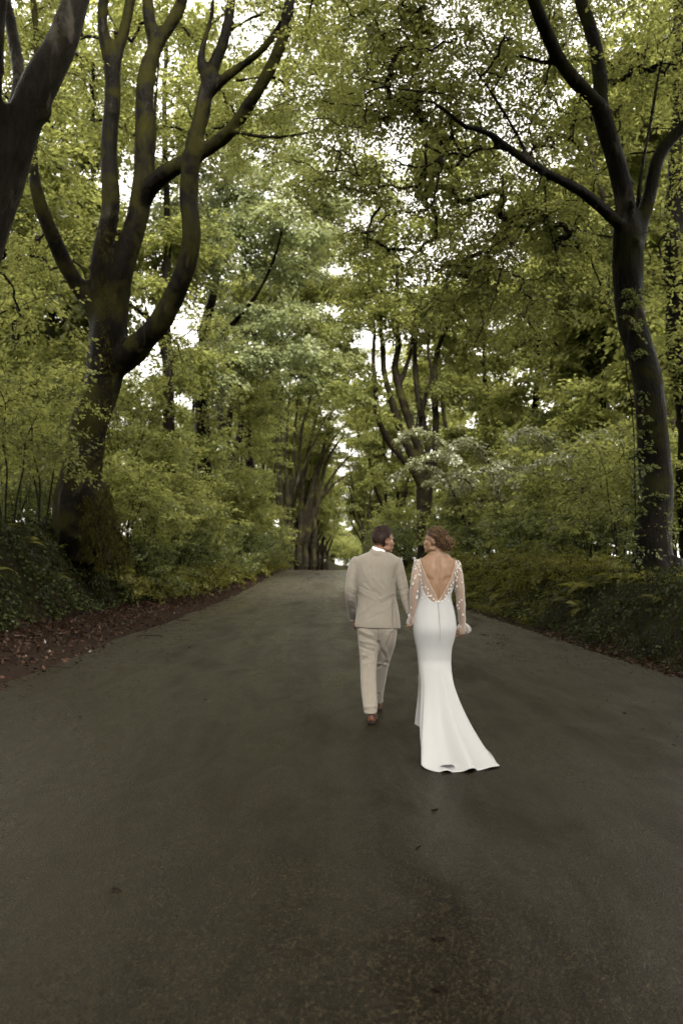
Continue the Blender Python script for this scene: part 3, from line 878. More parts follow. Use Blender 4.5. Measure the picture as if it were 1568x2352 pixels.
left_tree(112, 'clump of pale streaked stems leaning out over the lane at the crest',
    [[(650, 1285, 24.0), (651, 1230, 19.2), (648, 1180, 13.6), (642, 1120, 11.2), (640, 1060, 10.5), (642, 1000, 9.3), (646, 940, 7.4), (650, 860, 5.6)],
     [(668, 1285, 24.0), (667, 1230, 20.8), (664, 1180, 12.4), (660, 1120, 9.9), (656, 1060, 8.7), (658, 1000, 7.4), (662, 930, 6.2), (668, 840, 5.0)],
     [(667, 1210, 16.0), (672, 1150, 9.3), (674, 1090, 8.7), (676, 1020, 7.4), (680, 950, 6.2), (690, 860, 5.0)],
     [(668, 1200, 11.2), (678, 1140, 8.1, -1), (686, 1080, 7.4, -1), (690, 1010, 6.8, -2), (704, 940, 5.6, -3), (730, 860, 4.3, -4)],
     [(668, 1190, 8.7), (684, 1120, 6.2, -2), (704, 1060, 5.6, -3), (724, 1010, 5.0, -4), (752, 950, 3.7, -5)],
     [(650, 1210, 11.2), (634, 1150, 7.4, 1), (630, 1080, 6.8, 1), (634, 1000, 5.6, 1)]],
    [bl(108, 690, 860, (5.5, 6, 4), 200), bl(108, 760, 830, (5, 6, 3.5), 150), bl(112, 640, 860, (5, 5, 5), 150), bl(118, 780, 960, (5, 6, 3.5), 130), bl(120, 730, 1000, (4, 6, 3), 80), bl(130, 770, 900, (7, 6, 5), 170), bl(140, 800, 1010, (5, 6, 3), 90)], 55, LEAF_MID, BARK_FAR, per=44, size=0.26, voxel=0.065, R=1.0)

left_tree(120, 'thin leaning stems arching to the right across the far tunnel',
    [[(688, 1302, 13), (690, 1250, 11), (698, 1190, 11), (712, 1130, 9), (730, 1075, 8), (752, 1030, 6), (780, 990, 5), (815, 955, 3)],
     [(690, 1250, 14), (690, 1180, 10), (696, 1110, 9), (704, 1050, 8), (716, 990, 7), (735, 930, 5), (765, 870, 4)],
     [(692, 1245, 12), (706, 1200, 8), (726, 1160, 7), (752, 1128, 6), (782, 1100, 4), (810, 1085, 3)],
     [(704, 1302, 12), (705, 1250, 10), (708, 1190, 11), (720, 1120, 9), (738, 1060, 8), (748, 1000, 7), (764, 940, 5), (790, 880, 4)],
     [(704, 1245, 12), (716, 1195, 8), (738, 1140, 7), (766, 1090, 6), (800, 1050, 4), (830, 1030, 3)],
     [(722, 1303, 12), (722, 1250, 10), (724, 1200, 10), (730, 1140, 9), (742, 1090, 7), (760, 1040, 6), (790, 1000, 4)]],
    [bl(120, 740, 880, (5, 5, 3), 110), bl(121, 800, 930, (4, 5, 2.5), 80)], 56, LEAF_SUN, BARK_FAR, per=44, size=0.27, voxel=0.055, R=1.0)

# ------------------------------------------------------------------ the rest of the avenue and the wood: grown from three kinds
def kind_fan(seed, H=25.0, n=6, crown=4.6, size=0.24, leaf=None, bark=None, low=9.0, anchors=360):
    rng = np.random.default_rng(seed)
    fork = 3.5 + 1.5 * rng.random()
    stems = [[(0, 0, -0.5, 0.62), (0.05, 0, 0.6, 0.46), (0.02, 0.05, fork - 0.8, 0.42), (0, 0, fork + 0.3, 0.36)]]
    for k in range(n):
        a = 2 * math.pi * (k + 0.6 * rng.random()) / n
        s = 0.9 + 1.7 * rng.random()
        hh = H * (0.72 + 0.25 * rng.random())
        stems.append([(0, 0, fork - 0.6, 0.26), (0.35 * s * math.cos(a), 0.35 * s * math.sin(a), fork + 1.2, 0.21), (0.85 * s * math.cos(a), 0.85 * s * math.sin(a), fork + 3.6, 0.18),
                      (1.2 * s * math.cos(a + .2), 1.2 * s * math.sin(a + .2), fork + 7.5, 0.15), (1.7 * s * math.cos(a + .1), 1.7 * s * math.sin(a + .1), hh * 0.75, 0.10), (2.1 * s * math.cos(a), 2.1 * s * math.sin(a), hh, 0.05)])
    zc = (H + low) / 2 + 1
    blobs = [((0, 0, zc), (crown, crown, (H - low) / 2), anchors), ((0, 0, low + 1.5), (crown * 0.9, crown * 0.9, 2.4), anchors // 3)]
    return stems, blobs
def kind_pole(seed, H=22.0, crown=3.4, low=6.0, anchors=300):
    rng = np.random.default_rng(seed)
    dx = rng.normal(size=2) * 0.8
    stems = [[(0, 0, -0.5, 0.36), (0.02, 0, 0.8, 0.25), (dx[0] * .3, dx[1] * .3, H * .35, 0.21), (dx[0] * .7, dx[1] * .7, H * .65, 0.15), (dx[0], dx[1], H * .95, 0.05)]]
    for k in range(7):
        a = rng.random() * 6.28
        h = H * (0.28 + 0.08 * k)
        L = 2.6 - 0.18 * k
        x0, y0 = dx[0] * h / H, dx[1] * h / H
        stems.append([(x0, y0, h, 0.09), (x0 + L * .5 * math.cos(a), y0 + L * .5 * math.sin(a), h + 0.7, 0.06), (x0 + L * math.cos(a), y0 + L * math.sin(a), h + 1.0, 0.03)])
    blobs = [((dx[0] * .6, dx[1] * .6, (H + low) / 2), (crown, crown, (H - low) / 2 + 1), anchors)]
    return stems, blobs
def kind_tree(label, st, leaf, bark, seed, **kw):
    stems, blobs = st
    return build_tree('beech_tree', label, 'tree', (0, 0, 0), stems, blobs, bark, leaf, seed, voxel=0.10, K=4, tmin=4, **kw)
_gz0 = gz
def gz(x, y): return 0.0                                      # the kinds are grown at the origin
FAN = kind_tree('fan', kind_fan(101), LEAF_MID, BARK_FAR, 101, per=72, R=1.0, size=0.27)
FAN2 = kind_tree('fan2', kind_fan(102, 23, 5, 4.2, low=7.5, anchors=330), LEAF_SUN, BARK_FAR, 102, per=72, R=1.0, size=0.27)
POLE = kind_tree('pole', kind_pole(103, anchors=280), LEAF_SUN, BARK_DARK, 103, per=72, R=0.95, size=0.25)
POLE2 = kind_tree('pole2', kind_pole(104, 19, 3.8, 3.0, anchors=300), LEAF_MID, BARK_DARK, 104, per=72, R=0.95, size=0.25)
gz = _gz0
used = set()
ORD = ['first', 'second', 'third', 'fourth', 'fifth', 'sixth', 'seventh', 'eighth', 'ninth', 'tenth', 'eleventh', 'twelfth', 'thirteenth', 'fourteenth', 'fifteenth', 'sixteenth', 'seventeenth', 'eighteenth', 'nineteenth', 'twentieth']
PENDING = {}
def order_labels():
    for lab, obs in PENDING.items():
        obs.sort(key=lambda t: t[0])
        for i, (_, o) in enumerate(obs):
            o['label'] = lab.replace('{n}', ORD[i] if i < 20 else 'far') if len(obs) > 1 else lab.replace('{n} ', '')
def put(kind, x, Y, rz, s, label, group):
    y0 = float(Y)
    loc = (x, y0, gz(x, y0) - 0.15)
    o = put_(kind, x, y0, rz, s, label, group, loc)
    if '{n}' in label:
        PENDING.setdefault(label, []).append((y0, o))
    return o
def put_(kind, x, y0, rz, s, label, group, loc):
    if kind.name not in used:
        used.add(kind.name)
        kind.location, kind.rotation_euler, kind.scale = loc, (0, 0, rz), (s, s, s)
        kind['label'] = label
        kind['group'] = group
        return kind
    return dup(kind, loc, rz, s, label, group)
def px_x(x, Y):
    return float(P(x, 1296, Y)[0])
rr = random.Random(5)
for x, Y in ((682, 124), (690, 131), (700, 138), (709, 145), (718, 152), (728, 160), (738, 168), (750, 178)):
    put((FAN, FAN2)[rr.random() < .75], px_x(x, Y), Y, rr.random() * 6.28, 0.8 + .15 * rr.random(), '{n} slender dark trunk beyond the crest left of the lane, counting away', 'left avenue trees beyond the crest')
put(FAN, px_x(846, 128), 128, 1.0, 0.85, 'beech with thin parted stems rising just above the head of the man', 'right avenue trees beyond the crest')
put(FAN2, px_x(905, 88), 88, 2.2, 0.85, 'beech half hidden behind the fanning beech above the couple', 'right avenue trees beyond the crest')
for x, Y in ((838, 150), (842, 172)):
    put((FAN, FAN2)[rr.random() < .5], px_x(x, Y), Y, rr.random() * 6.28, 0.85, '{n} small distant beech beyond the crest right of the lane, counting away', 'right avenue trees beyond the crest')
WOOD = [(1125, 66, POLE2, 'woodland tree with a dark straight trunk standing above the pale arching sapling', 1.05), (1215, 58, POLE, 'woodland tree with a thin brownish trunk in the middle of the right wood', 1.1),
        (1500, 44, FAN2, 'tall spreading tree behind the top of the right edge beech', 1.1), (1290, 46, POLE2, 'dark layered tree left of the right edge beech', 0.9), (1380, 42, POLE, 'bright green young tree beside the right edge beech', 0.85)]
for x, Y, k, lab, s in WOOD:
    put(k, px_x(x, Y), Y, rr.random() * 6.28, s, lab, 'trees in the right wood')
for x, Y in ((1040, 82), (1090, 96), (1265, 78), (1430, 62), (1500, 50), (1640, 38), (1010, 120), (1150, 124), (1330, 105), (1540, 74), (1700, 50), (940, 140), (1240, 150)):
    put((POLE, POLE2, FAN2)[rr.randrange(3)], px_x(x, Y), Y, rr.random() * 6.28, 0.95 + .25 * rr.random(), '{n} leafy tree deep in the right wood, counting from the nearest', 'background trees deep in the right wood')
for x, Y in ((560, 130), (470, 118), (360, 100), (250, 92), (430, 78), (505, 88), (548, 102), (598, 122), (622, 142), (20, 62), (120, 70), (-60, 48), (10, 40), (110, 46)):
    put((POLE, POLE2)[rr.randrange(2)], px_x(x, Y), Y, rr.random() * 6.28, 0.9 + .2 * rr.random(), '{n} leafy tree behind the left row of trunks, counting from the nearest', 'trees behind the left row')
for x, Y in ((-7.8, 10.5), (8.4, 8.5), (-6.9, 4), (-8.2, -9), (6.9, 2), (9.2, -13), (-7.8, -21), (-8, -34), (-14, -30), (-12, -46)):  # avenue trees out of view, added to shade the couple and the near lane
    put((FAN, FAN2)[Y > 0], x, Y, rr.random() * 6.28, 1.3, '{n} unseen avenue beech added to shade the lane and couple, counting forward', 'unseen avenue trees added for shade')
for i in range(16):
    Y = (250, 300)[i % 2] + 18 * rr.random()
    put((POLE2, FAN, POLE)[i % 3], -56 + 9.5 * i + 3 * rr.random(), Y, rr.random() * 6.28, 1.0 + .2 * rr.random(), '{n} faint tree closing the far end of the lane, counting by distance', 'trees closing the far end of the lane')
# ------------------------------------------------------------------ undergrowth
LEAF_PALE = leaf_material('leaf_pale_sapling', (0.085, 0.100, 0.040), (0.190, 0.195, 0.095), (0.14, 0.16, 0.04), (0.26, 0.27, 0.08), 0.40, 0.12, 0.4)
def build_shrub(label, stems, anchors, leaf, seed, per=24, R=0.35, size=0.09, hexa=False, droop=0.2, rtip=0.004, base=(0, 0, 0), cat='shrub', name='shrub', group=None, tilt=0.3, width=0.58):
    rng = np.random.default_rng(seed)
    base = np.asarray(base, float)
    root = thing(name, label, cat, base, group)
    g = Geo()
    nodes = []
    for st in stems:
        st = np.asarray(st, float)
        p, r = resample(st[:, :3], st[:, 3], 0.25)
        p = p + np.stack([vnoise(p, 1.3, seed + 3), vnoise(p, 1.3, seed + 4), 0 * r], 1) * 0.13 * sstep(0, 1.2, p[:, 2:3] - p[0, 2])
        g.tube(p, r, 6)
        nodes.append(p)
    paths, dirs, pc = grow(np.concatenate(nodes), anchors, rng, 4, 0.12)
    v, q = tubes(paths, np.minimum(rtip * pc ** 0.4, 0.03), 3)
    g.add(v, q)
    v, q, t = g.arrays()
    link('stem', np_mesh('stem', v - base, q, t, smooth=True), BARK_TWIG, root)
    leaf_part('foliage', rng, anchors, dirs, leaf, root, base, per=per, R=R, size=size, hexa=hexa, droop=droop, tilt=tilt, width=width)
    return root
def kind_shrub(name, label, seed, H, W, leaf, nst=6, n=150, low=0.25, **kw):
    rng = np.random.default_rng(seed)
    stems = []
    for k in range(nst):
        a = 6.28 * (k + rng.random()) / nst
        h = H * (0.65 + 0.35 * rng.random())
        s = W * (0.25 + 0.55 * rng.random())
        stems.append([(0.1 * math.cos(a), 0.1 * math.sin(a), -0.2, 0.03), (0.3 * s * math.cos(a), 0.3 * s * math.sin(a), h * 0.4, 0.022), (0.65 * s * math.cos(a + .2), 0.65 * s * math.sin(a + .2), h * 0.75, 0.014), (s * math.cos(a), s * math.sin(a), h * 0.95, 0.006)])
    anch = blob_anchors(rng, (0, 0, H * (0.5 + low / 2)), (W, W, H * (1 - low) / 2), n, 6, 0.33, 0.25)
    anch = anch[anch[:, 2] > 0.1]
    return build_shrub(label, stems, anch, leaf, seed, name=name, **kw)

HAZEL = kind_shrub('hazel_shrub', 'hazel', 201, 4.6, 1.7, LEAF_SUN, 7, 210, 0.15, per=30, R=0.42, size=0.13)
SAPLING = kind_shrub('beech_sapling', 'sapling', 202, 5.4, 1.9, LEAF_MID, 5, 200, 0.2, per=32, R=0.45, size=0.12)
HOLLY = kind_shrub('holly_shrub', 'holly', 203, 3.0, 1.35, LEAF_DARK, 7, 190, 0.0, per=28, R=0.30, size=0.10)
BRAMBLE = kind_shrub('bramble', 'bramble', 204, 1.25, 1.15, LEAF_FERN, 9, 130, 0.0, per=22, R=0.24, size=0.10, droop=0.5)
THIN = kind_shrub('thin_sapling', 'thin', 205, 5.0, 1.7, LEAF_MID, 3, 120, 0.15, per=26, R=0.45, size=0.11)
GROUPS = {'hazel_shrub': 'hazel shrubs', 'beech_sapling': 'beech saplings', 'holly_shrub': 'dark evergreen shrubs', 'bramble': 'bramble mounds', 'thin_sapling': 'thin leggy saplings'}
def puts(kind, x, Y, s, label, sz=1.0, side=''):
    X = px_x(x, Y)
    loc = (X, Y, gz(X, Y) - 0.05)
    sc3 = (s, s, s * sz)
    grp = GROUPS[kind.name.split('.')[0]] + ' on the ' + ('left bank' if x < 741 else 'right side')
    rz = rr.random() * 6.28
    if kind.name not in used:
        used.add(kind.name)
        kind.location, kind.rotation_euler, kind.scale = loc, (0, 0, rz), sc3
        kind['label'], kind['group'] = label, grp
        o = kind
    else:
        o = dup(kind, loc, rz, sc3, label, grp)
    if '{n}' in label:
        PENDING.setdefault(label, []).append((Y, o))
    return o
# left bank, near to far
LL = {HAZEL: '{n} bright green hazel along the left bank, counting away from the camera', SAPLING: '{n} leafy beech sapling on top of the left bank, counting away', HOLLY: '{n} dark dense evergreen shrub on the left bank, counting away',
      BRAMBLE: '{n} yellowish bramble mound on the left bank, counting away past the big beech', THIN: '{n} thin sapling against the bright sky left of the big beech, counting away'}
for k, x, Y, s in ((THIN, 20, 24, 1.0), (THIN, 95, 26, 1.0), (HAZEL, 155, 38, 1.2), (THIN, 60, 31, 1.25), (THIN, 130, 36, 1.2), (THIN, -10, 30, 1.1), (HOLLY, 40, 28, 0.6), (HOLLY, 120, 31, .6),
                   (HAZEL, 282, 33, .95), (HAZEL, 330, 36, 1.1), (SAPLING, 268, 40, 1.35), (HAZEL, 372, 41, 1.15), (SAPLING, 318, 46, 1.4), (HOLLY, 345, 33.5, .8), (HOLLY, 412, 40, 1.0), (HAZEL, 425, 47, 1.3), (SAPLING, 400, 52, 1.5),
                   (HOLLY, 462, 47, 1.1), (HOLLY, 500, 54, 1.3), (SAPLING, 478, 60, 1.5), (HAZEL, 515, 65, 1.4), (HOLLY, 545, 63, 1.3), (HAZEL, 552, 74, 1.4), (HOLLY, 575, 72, 1.3), (HOLLY, 590, 80, 1.4), (SAPLING, 580, 86, 1.6), (HOLLY, 608, 88, 1.4), (HAZEL, 612, 97, 1.5), (HOLLY, 624, 100, 1.4),
                   (BRAMBLE, 300, 31.2, .8), (BRAMBLE, 352, 34.5, .9), (BRAMBLE, 398, 38, .9), (BRAMBLE, 430, 42, 1.0), (BRAMBLE, 470, 46, 1.0), (BRAMBLE, 505, 51, 1.1), (BRAMBLE, 535, 57, 1.1), (BRAMBLE, 560, 64, 1.2), (BRAMBLE, 585, 73, 1.2), (BRAMBLE, 605, 83, 1.3), (BRAMBLE, 622, 94, 1.3), (BRAMBLE, 640, 104, 1.3)):
    puts(k, x, Y, s, LL[k])
# right side, near to far
RL = {HAZEL: '{n} bright hazel in the undergrowth right of the couple, counting away', SAPLING: '{n} tall beech sapling in the right undergrowth, counting away', HOLLY: '{n} dark glossy shrub behind the ferny right bank, counting away',
      BRAMBLE: '{n} low bramble mound on the ferny right bank, counting away', THIN: '{n} leggy sapling near the right edge beech, counting away'}
for k, x, Y, s in ((THIN, 1420, 24, .9), (THIN, 1385, 27, 1.0), (THIN, 1440, 31, 1.2), (HOLLY, 1360, 26, .75), (HOLLY, 1310, 29, .85), (HOLLY, 1265, 31, .9), (HOLLY, 1405, 29, .8), (HOLLY, 1210, 33, .95), (HOLLY, 1160, 37, 1.0), (HOLLY, 1115, 42, 1.05), (HOLLY, 1075, 48, 1.15), (HOLLY, 1062, 57, 1.1),
                   (HAZEL, 1335, 32, 1.0), (HAZEL, 1270, 36, 1.1), (HAZEL, 1195, 41, 1.15), (HAZEL, 1130, 48, 1.25), (HAZEL, 1075, 58, 1.35), (SAPLING, 1225, 44, 1.3), (SAPLING, 1310, 42, 1.2), (SAPLING, 1385, 37, 1.1), (SAPLING, 1160, 55, 1.4), (SAPLING, 520, 64, 1.5), (SAPLING, 1066, 74, 1.5), (HOLLY, 1025, 68, 1.3),
                   (HOLLY, 930, 68, 1.1), (HOLLY, 905, 78, 1.2), (HOLLY, 885, 92, 1.2), (HAZEL, 940, 84, 1.3), (HAZEL, 900, 104, 1.3), (HOLLY, 870, 108, 1.3), (THIN, 1540, 28, 1.1), (HAZEL, 1500, 33, 1.1), (HAZEL, 1580, 30, 1.1), (SAPLING, 1560, 26, .9),
                   (BRAMBLE, 1290, 24.5, .7), (BRAMBLE, 1235, 27, .8), (BRAMBLE, 1180, 31, .85), (BRAMBLE, 1135, 35, .9), (BRAMBLE, 1095, 40, .95), (BRAMBLE, 1060, 46, 1.0), (BRAMBLE, 1035, 53, 1.0), (BRAMBLE, 950, 70, 1.1), (BRAMBLE, 1395, 22.2, .55), (BRAMBLE, 1350, 23, .62), (BRAMBLE, 1330, 25.5, .7), (BRAMBLE, 1262, 25.6, .6), (BRAMBLE, 1205, 28.5, .65), (BRAMBLE, 1255, 29, .8), (BRAMBLE, 1158, 32.5, .7), (BRAMBLE, 1112, 37, .75)):
    puts(k, x, Y, s, RL[k])

for i in range(26):
    Y = 190 + 56 * rr.random()
    puts((HAZEL, SAPLING)[i % 2], 660 + 230 * (i + rr.random()) / 26, Y, 1.5 + .7 * rr.random(), ('{n} hazy green hazel bush at the far end of the lane', '{n} hazy green sapling at the far end of the lane')[i % 2])
# the pale arching sapling in front of the fanning beech
Z = 46.0
b = P(1085, 1310, Z)
rng = np.random.default_rng(77)
arcs = [px(Z, (1085, 1330, 8), (1078, 1220, 7), (1062, 1120, 6), (1030, 1040, 5), (985, 1000, 4), (945, 992, 3), (915, 1012, 2)),
        px(Z, (1084, 1330, 8), (1074, 1240, 7, .5), (1050, 1150, 6, 1), (1010, 1092, 5, 1), (960, 1070, 4, 1), (905, 1092, 2, 1)),
        px(Z, (1086, 1330, 8), (1092, 1200, 7, -.5), (1082, 1110, 6, -1), (1050, 1060, 5, -1.4), (1000, 1045, 4, -1.6), (950, 1062, 2, -1.8)),
        px(Z, (1088, 1330, 8), (1110, 1200, 7), (1130, 1120, 5), (1160, 1080, 4), (1200, 1085, 2))]
an = []
for a in arcs:
    p, r = resample(np.array(a)[:, :3], np.array(a)[:, 3], 0.16)
    p = p[int(len(p) * 0.45):]
    for k in range(3):
        an.append(p + rng.normal(size=p.shape) * np.array([0.10, 0.38, 0.05]))
pale = build_shrub('pale arching beech sapling with layered drooping sprays in front of the fanning trunk', arcs, np.concatenate(an), LEAF_PALE, 77, per=26, R=0.34, size=0.12, droop=0.35, base=(b[0], b[1], gz(b[0], b[1])), name='beech_sapling', tilt=0.14)

for x, Y, rz, s, lab in ((1165, 41, .5, .85, 'pale layered beech sapling rising over the ferns to the right of the bride'), (1255, 36, 2.6, .8, 'pale layered beech sapling midway between the bride and the right edge beech'), (1340, 33, .2, .75, 'pale layered beech sapling nearest the right edge beech')):
    X = px_x(x, Y)
    dup(pale, (X, Y, gz(X, Y)), rz, s, lab, 'pale layered saplings')
pale['group'] = 'pale layered saplings'
# ferns: each frond a leaf of its own
def frond_mesh(seed, L):
    rng = np.random.default_rng(seed)
    n = 17
    s = np.linspace(0, 1, n)
    path = np.stack([L * (s * 0.92), 0 * s, L * (0.62 * s - 0.72 * s ** 2.2)], 1)
    g = Geo()
    g.tube(path, 0.006 * (1.1 - s), 3)
    vq, tt, n0 = [], [], 0
    for i in range(2, n):
        w = L * 0.24 * math.sin(math.pi * min(1, (s[i] * 0.92 + 0.08)) ** 0.8) + 0.012
        tg = unit(path[min(i + 1, n - 1)] - path[i - 1])
        for sd in (-1, 1):
            d = np.array([0.35 * tg[0], sd * 1.0, 0.35 * tg[2] - 0.22 - 0.1 * rng.random()])
            d = unit(d)
            a = path[i]
            h = tg * (L * 0.030)
            vq += [a - h * 0.6, a + d * w * 0.5 - h, a + d * w, a + d * w * 0.5 + h]
            tt += [[n0, n0 + 1, n0 + 2], [n0, n0 + 2, n0 + 3]]
            n0 += 4
    g.add(np.array(vq), None, np.array(tt))
    v, q, t = g.arrays()
    return np_mesh('frond', v, q, t, attr={'tint': np.clip(0.5 + 0.3 * rng.normal() + 0.2 * rng.normal(size=len(v)), 0, 1)})
FRONDS = [frond_mesh(300 + k, 0.62 + 0.06 * k) for k in range(5)]
for m in FRONDS:
    m.materials.append(LEAF_FERN)
def fern(X, Y, s, label, group):
    r = thing('fern', label, 'fern', (X, Y, gz(X, Y)), group, rr.random() * 6.28, s)
    n = rr.randint(6, 9)
    for k in range(n):
        f = link('frond', FRONDS[rr.randrange(5)], None, r, (0, 0, 0.02))
        f.rotation_euler = (rr.uniform(-.25, .25), rr.uniform(-.35, .25), 6.28 * k / n + rr.uniform(-.3, .3))
        f.scale = (rr.uniform(.75, 1.15),) * 3
    return r
for k in range(120):
    Y = 20.0 + 36 * (k / 120.0) ** 1.45 + rr.uniform(-.4, .4)
    fern(5.15 + 1.5 * rr.random() + road_cx(Y) - .32, Y, rr.uniform(.72, 1.1), 'yellow green fern in the mass of ferns on the low right bank', 'ferns on the right bank')
for k in range(14):
    Y = 16.5 + 13 * rr.random()
    fern(-6.35 - 1.4 * rr.random(), Y, rr.uniform(.45, .8), 'small dark fern among the ivy on the near left bank', 'ferns in the ivy of the near left bank')
for k in range(16):
    Y = 12.5 + 8 * rr.random()
    fern(5.3 + 1.4 * rr.random(), Y, rr.uniform(.4, .7), 'small fern on the shaded mossy bank below the right edge beech', 'ferns below the right edge beech')
for k in range(16):
    Y = 29 + 30 * rr.random()
    fern(-6.0 - 0.9 * rr.random(), Y, rr.uniform(.7, 1.0), 'fern hanging low on the left bank above the leaf litter', 'ferns on the left bank')

# ivy, moss, litter: what nobody could count
def on_ground(rng, n, x0, x1, y0, y1, near=1.6):
    y = y0 + (y1 - y0) * rng.random(n) ** near
    x = x0 + (x1 - x0) * rng.random(n)
    x = x + road_cx(y) - 0.32
    z = ground(x, y)
    e = 0.05
    nx = -(ground(x + e, y) - ground(x - e, y)) / (2 * e)
    ny = -(ground(x, y + e) - ground(x, y - e)) / (2 * e)
    nn = unit(np.stack([nx, ny, np.ones(n)], 1))
    return np.stack([x, y, z], 1), nn
def cover(name, label, cat, mat, rng, pos, nrm, size, lift, hexa=False, aspect=0.8, hang=0.6, flutter=0.5, long=1.0):
    n = len(pos)
    c = pos + nrm * (lift * rng.random(n))[:, None]
    la = unit(np.array([0, 0, -hang]) + rng.normal(size=(n, 3)) * 0.6)
    ln = unit(nrm + rng.normal(size=(n, 3)) * flutter)
    ls = unit(np.cross(ln, la))
    la = np.cross(ls, ln)
    L = (size * (0.6 + 0.8 * rng.random(n)))[:, None] * long
    W = L * aspect * 0.5
    tint = np.clip(rng.random(n) ** 1.3 * 0.8 + 0.2 * fbm(pos, 1.2, 5, 2), 0, 1)
    if hexa:
        V = np.stack([c, c + la * L * 0.25 + ls * W + ln * W * .3, c + la * L * 0.65 + ls * W * 0.7, c + la * L - ln * L * .15, c + la * L * 0.65 - ls * W * 0.7, c + la * L * 0.25 - ls * W + ln * W * .3], 1)
        i = (np.arange(n) * 6)[:, None]
        me = np_mesh(name, V.reshape(-1, 3), np.concatenate([i + np.array([[0, 1, 2, 3]]), i + np.array([[0, 3, 4, 5]])]), attr={'tint': np.repeat(tint, 6)})
    else:
        V = np.stack([c, c + la * L * 0.45 + ls * W + ln * W * .3, c + la * L, c + la * L * 0.45 - ls * W + ln * W * .3], 1)
        i = (np.arange(n) * 4)[:, None]
        me = np_mesh(name, V.reshape(-1, 3), None, np.concatenate([i + np.array([[0, 1, 2]]), i + np.array([[0, 2, 3]])]), attr={'tint': np.repeat(tint, 4)})
    return link(name, me, mat, kind='stuff', label=label, category=cat)
rng = np.random.default_rng(400)
p, n = on_ground(rng, 46000, -8.6, -5.9, 9, 70, 1.5)
k = fbm(p, 0.8, 21, 3) > -0.35 - 0.3 * sstep(-6.2, -7, p[:, 0])
p, n = p[k], n[k]
hump = np.clip(fbm(p, 1.1, 31, 3) * 1.3 + .15 * vnoise(p, 3.0, 8), 0, 1.2)
cover('ivy', 'glossy dark ivy covering the left bank', 'ivy', LEAF_IVY, rng, p + n * (hump * 0.5)[:, None], n, 0.078, 0.12, False, 0.95)
p, n = on_ground(rng, 22000, -8.2, -5.8, 31, 100, 1.3)
k = fbm(p, 0.6, 23, 3) > 0.05
cover('undergrowth', 'mixed leafy growth tumbling over the left bank', 'undergrowth', LEAF_FERN, rng, p[k] + n[k] * 0.12, n[k], 0.11, 0.3, False, 0.7)
p, n = on_ground(rng, 34000, 4.7, 7.6, 23, 75, 1.3)
cover('undergrowth', 'low leafy growth between the ferns on the right bank', 'undergrowth', LEAF_FERN, rng, p, n, 0.085, 0.22, False, 0.42)
p, n = on_ground(rng, 36000, 4.7, 7.0, 8, 27, 1.0)
tuft = np.clip(fbm(p, 1.5, 71, 3) * 1.3, -.2, 1.2)
p = p + n * (tuft * 0.36)[:, None]
cover('moss', 'shaggy moss hanging on the right bank below the dark beech', 'moss', MOSS_BLADE, rng, p, n, 0.10, 0.07, False, 0.16, 1.1, 0.9)
p, n = on_ground(rng, 9000, 4.75, 7.2, 10, 26, 1.0)
k = fbm(p, 1.1, 81, 3) > 0.08
cover('ivy', 'dark ivy patches trailing over the mossy right bank', 'ivy', LEAF_IVY, rng, p[k] + n[k] * 0.12, n[k], 0.065, 0.12, False, 0.9)
p, n = on_ground(rng, 16000, -7.9, -6.4, 14, 38, 1.0)
k = fbm(p, 0.9, 61, 2) > 0.12
cover('moss', 'yellow moss strands hanging on the left bank', 'moss', MOSS_BLADE, rng, p[k] + n[k] * 0.12, n[k], 0.20, 0.10, False, 0.10, 1.6, 0.5)
p, n = on_ground(rng, 32000, -6.5, -3.3, 9, 100, 1.5)
k = rng.random(len(p)) < 0.02 + 0.33 * sstep(-3.4, -4.2, p[:, 0]) * (fbm(p, .9, 91, 2) > -.1) + 0.65 * sstep(-4.1, -5.2, p[:, 0])
cover('dead_leaves', 'reddish brown fallen leaves along the left verge', 'leaves', LEAF_DEAD, rng, p[k] + np.array([0, 0, 0.015]), n[k], 0.068, 0.03, False, 0.65, 0.0, 0.45)
p, n = on_ground(rng, 3800, 4.42, 5.1, 9, 60, 1.4)
cover('dead_leaves', 'brown leaf scraps in the gutter on the right', 'leaves', LEAF_DEAD, rng, p + np.array([0, 0, 0.016]), n, 0.07, 0.015, True, 0.6, 0.0, 0.35)
# moss strands hanging from the roots of the big left beech
an, nn = [], []
for pts in ([(205, 1150, -.9), (214, 1200, -1.2), (226, 1256, -1.5), (236, 1305, -1.7)], [(232, 1150, -.8), (244, 1200, -1.1), (262, 1262, -1.6), (277, 1312, -1.9)],
            [(196, 1140, -.8), (197, 1210, -1.0), (202, 1285, -1.3)], [(244, 1120, -.5), (258, 1190, -.7), (284, 1250, -1.1), (296, 1290, -1.4)], [(160, 1180, -.2), (132, 1206, 0), (112, 1226, .1)], [(250, 960, -.5), (246, 1040, -.5), (240, 520, -.6)]):
    c = np.array([P(x, y, 28 + dz) for x, y, dz in pts])
    c, _ = resample(c, np.ones(len(c)), .04)
    i = rng.integers(0, len(c), 520)
    an.append(c[i] + rng.normal(size=(520, 3)) * np.array([.09, .08, .04]))
an = np.concatenate(an)
cover('moss', 'yellow green moss draped over the roots of the big left beech', 'moss', MOSS_ROOT, rng, an, np.tile([0.1, -1.0, 0.15], (len(an), 1)), 0.16, 0.06, False, 0.14, 1.6, 0.6)
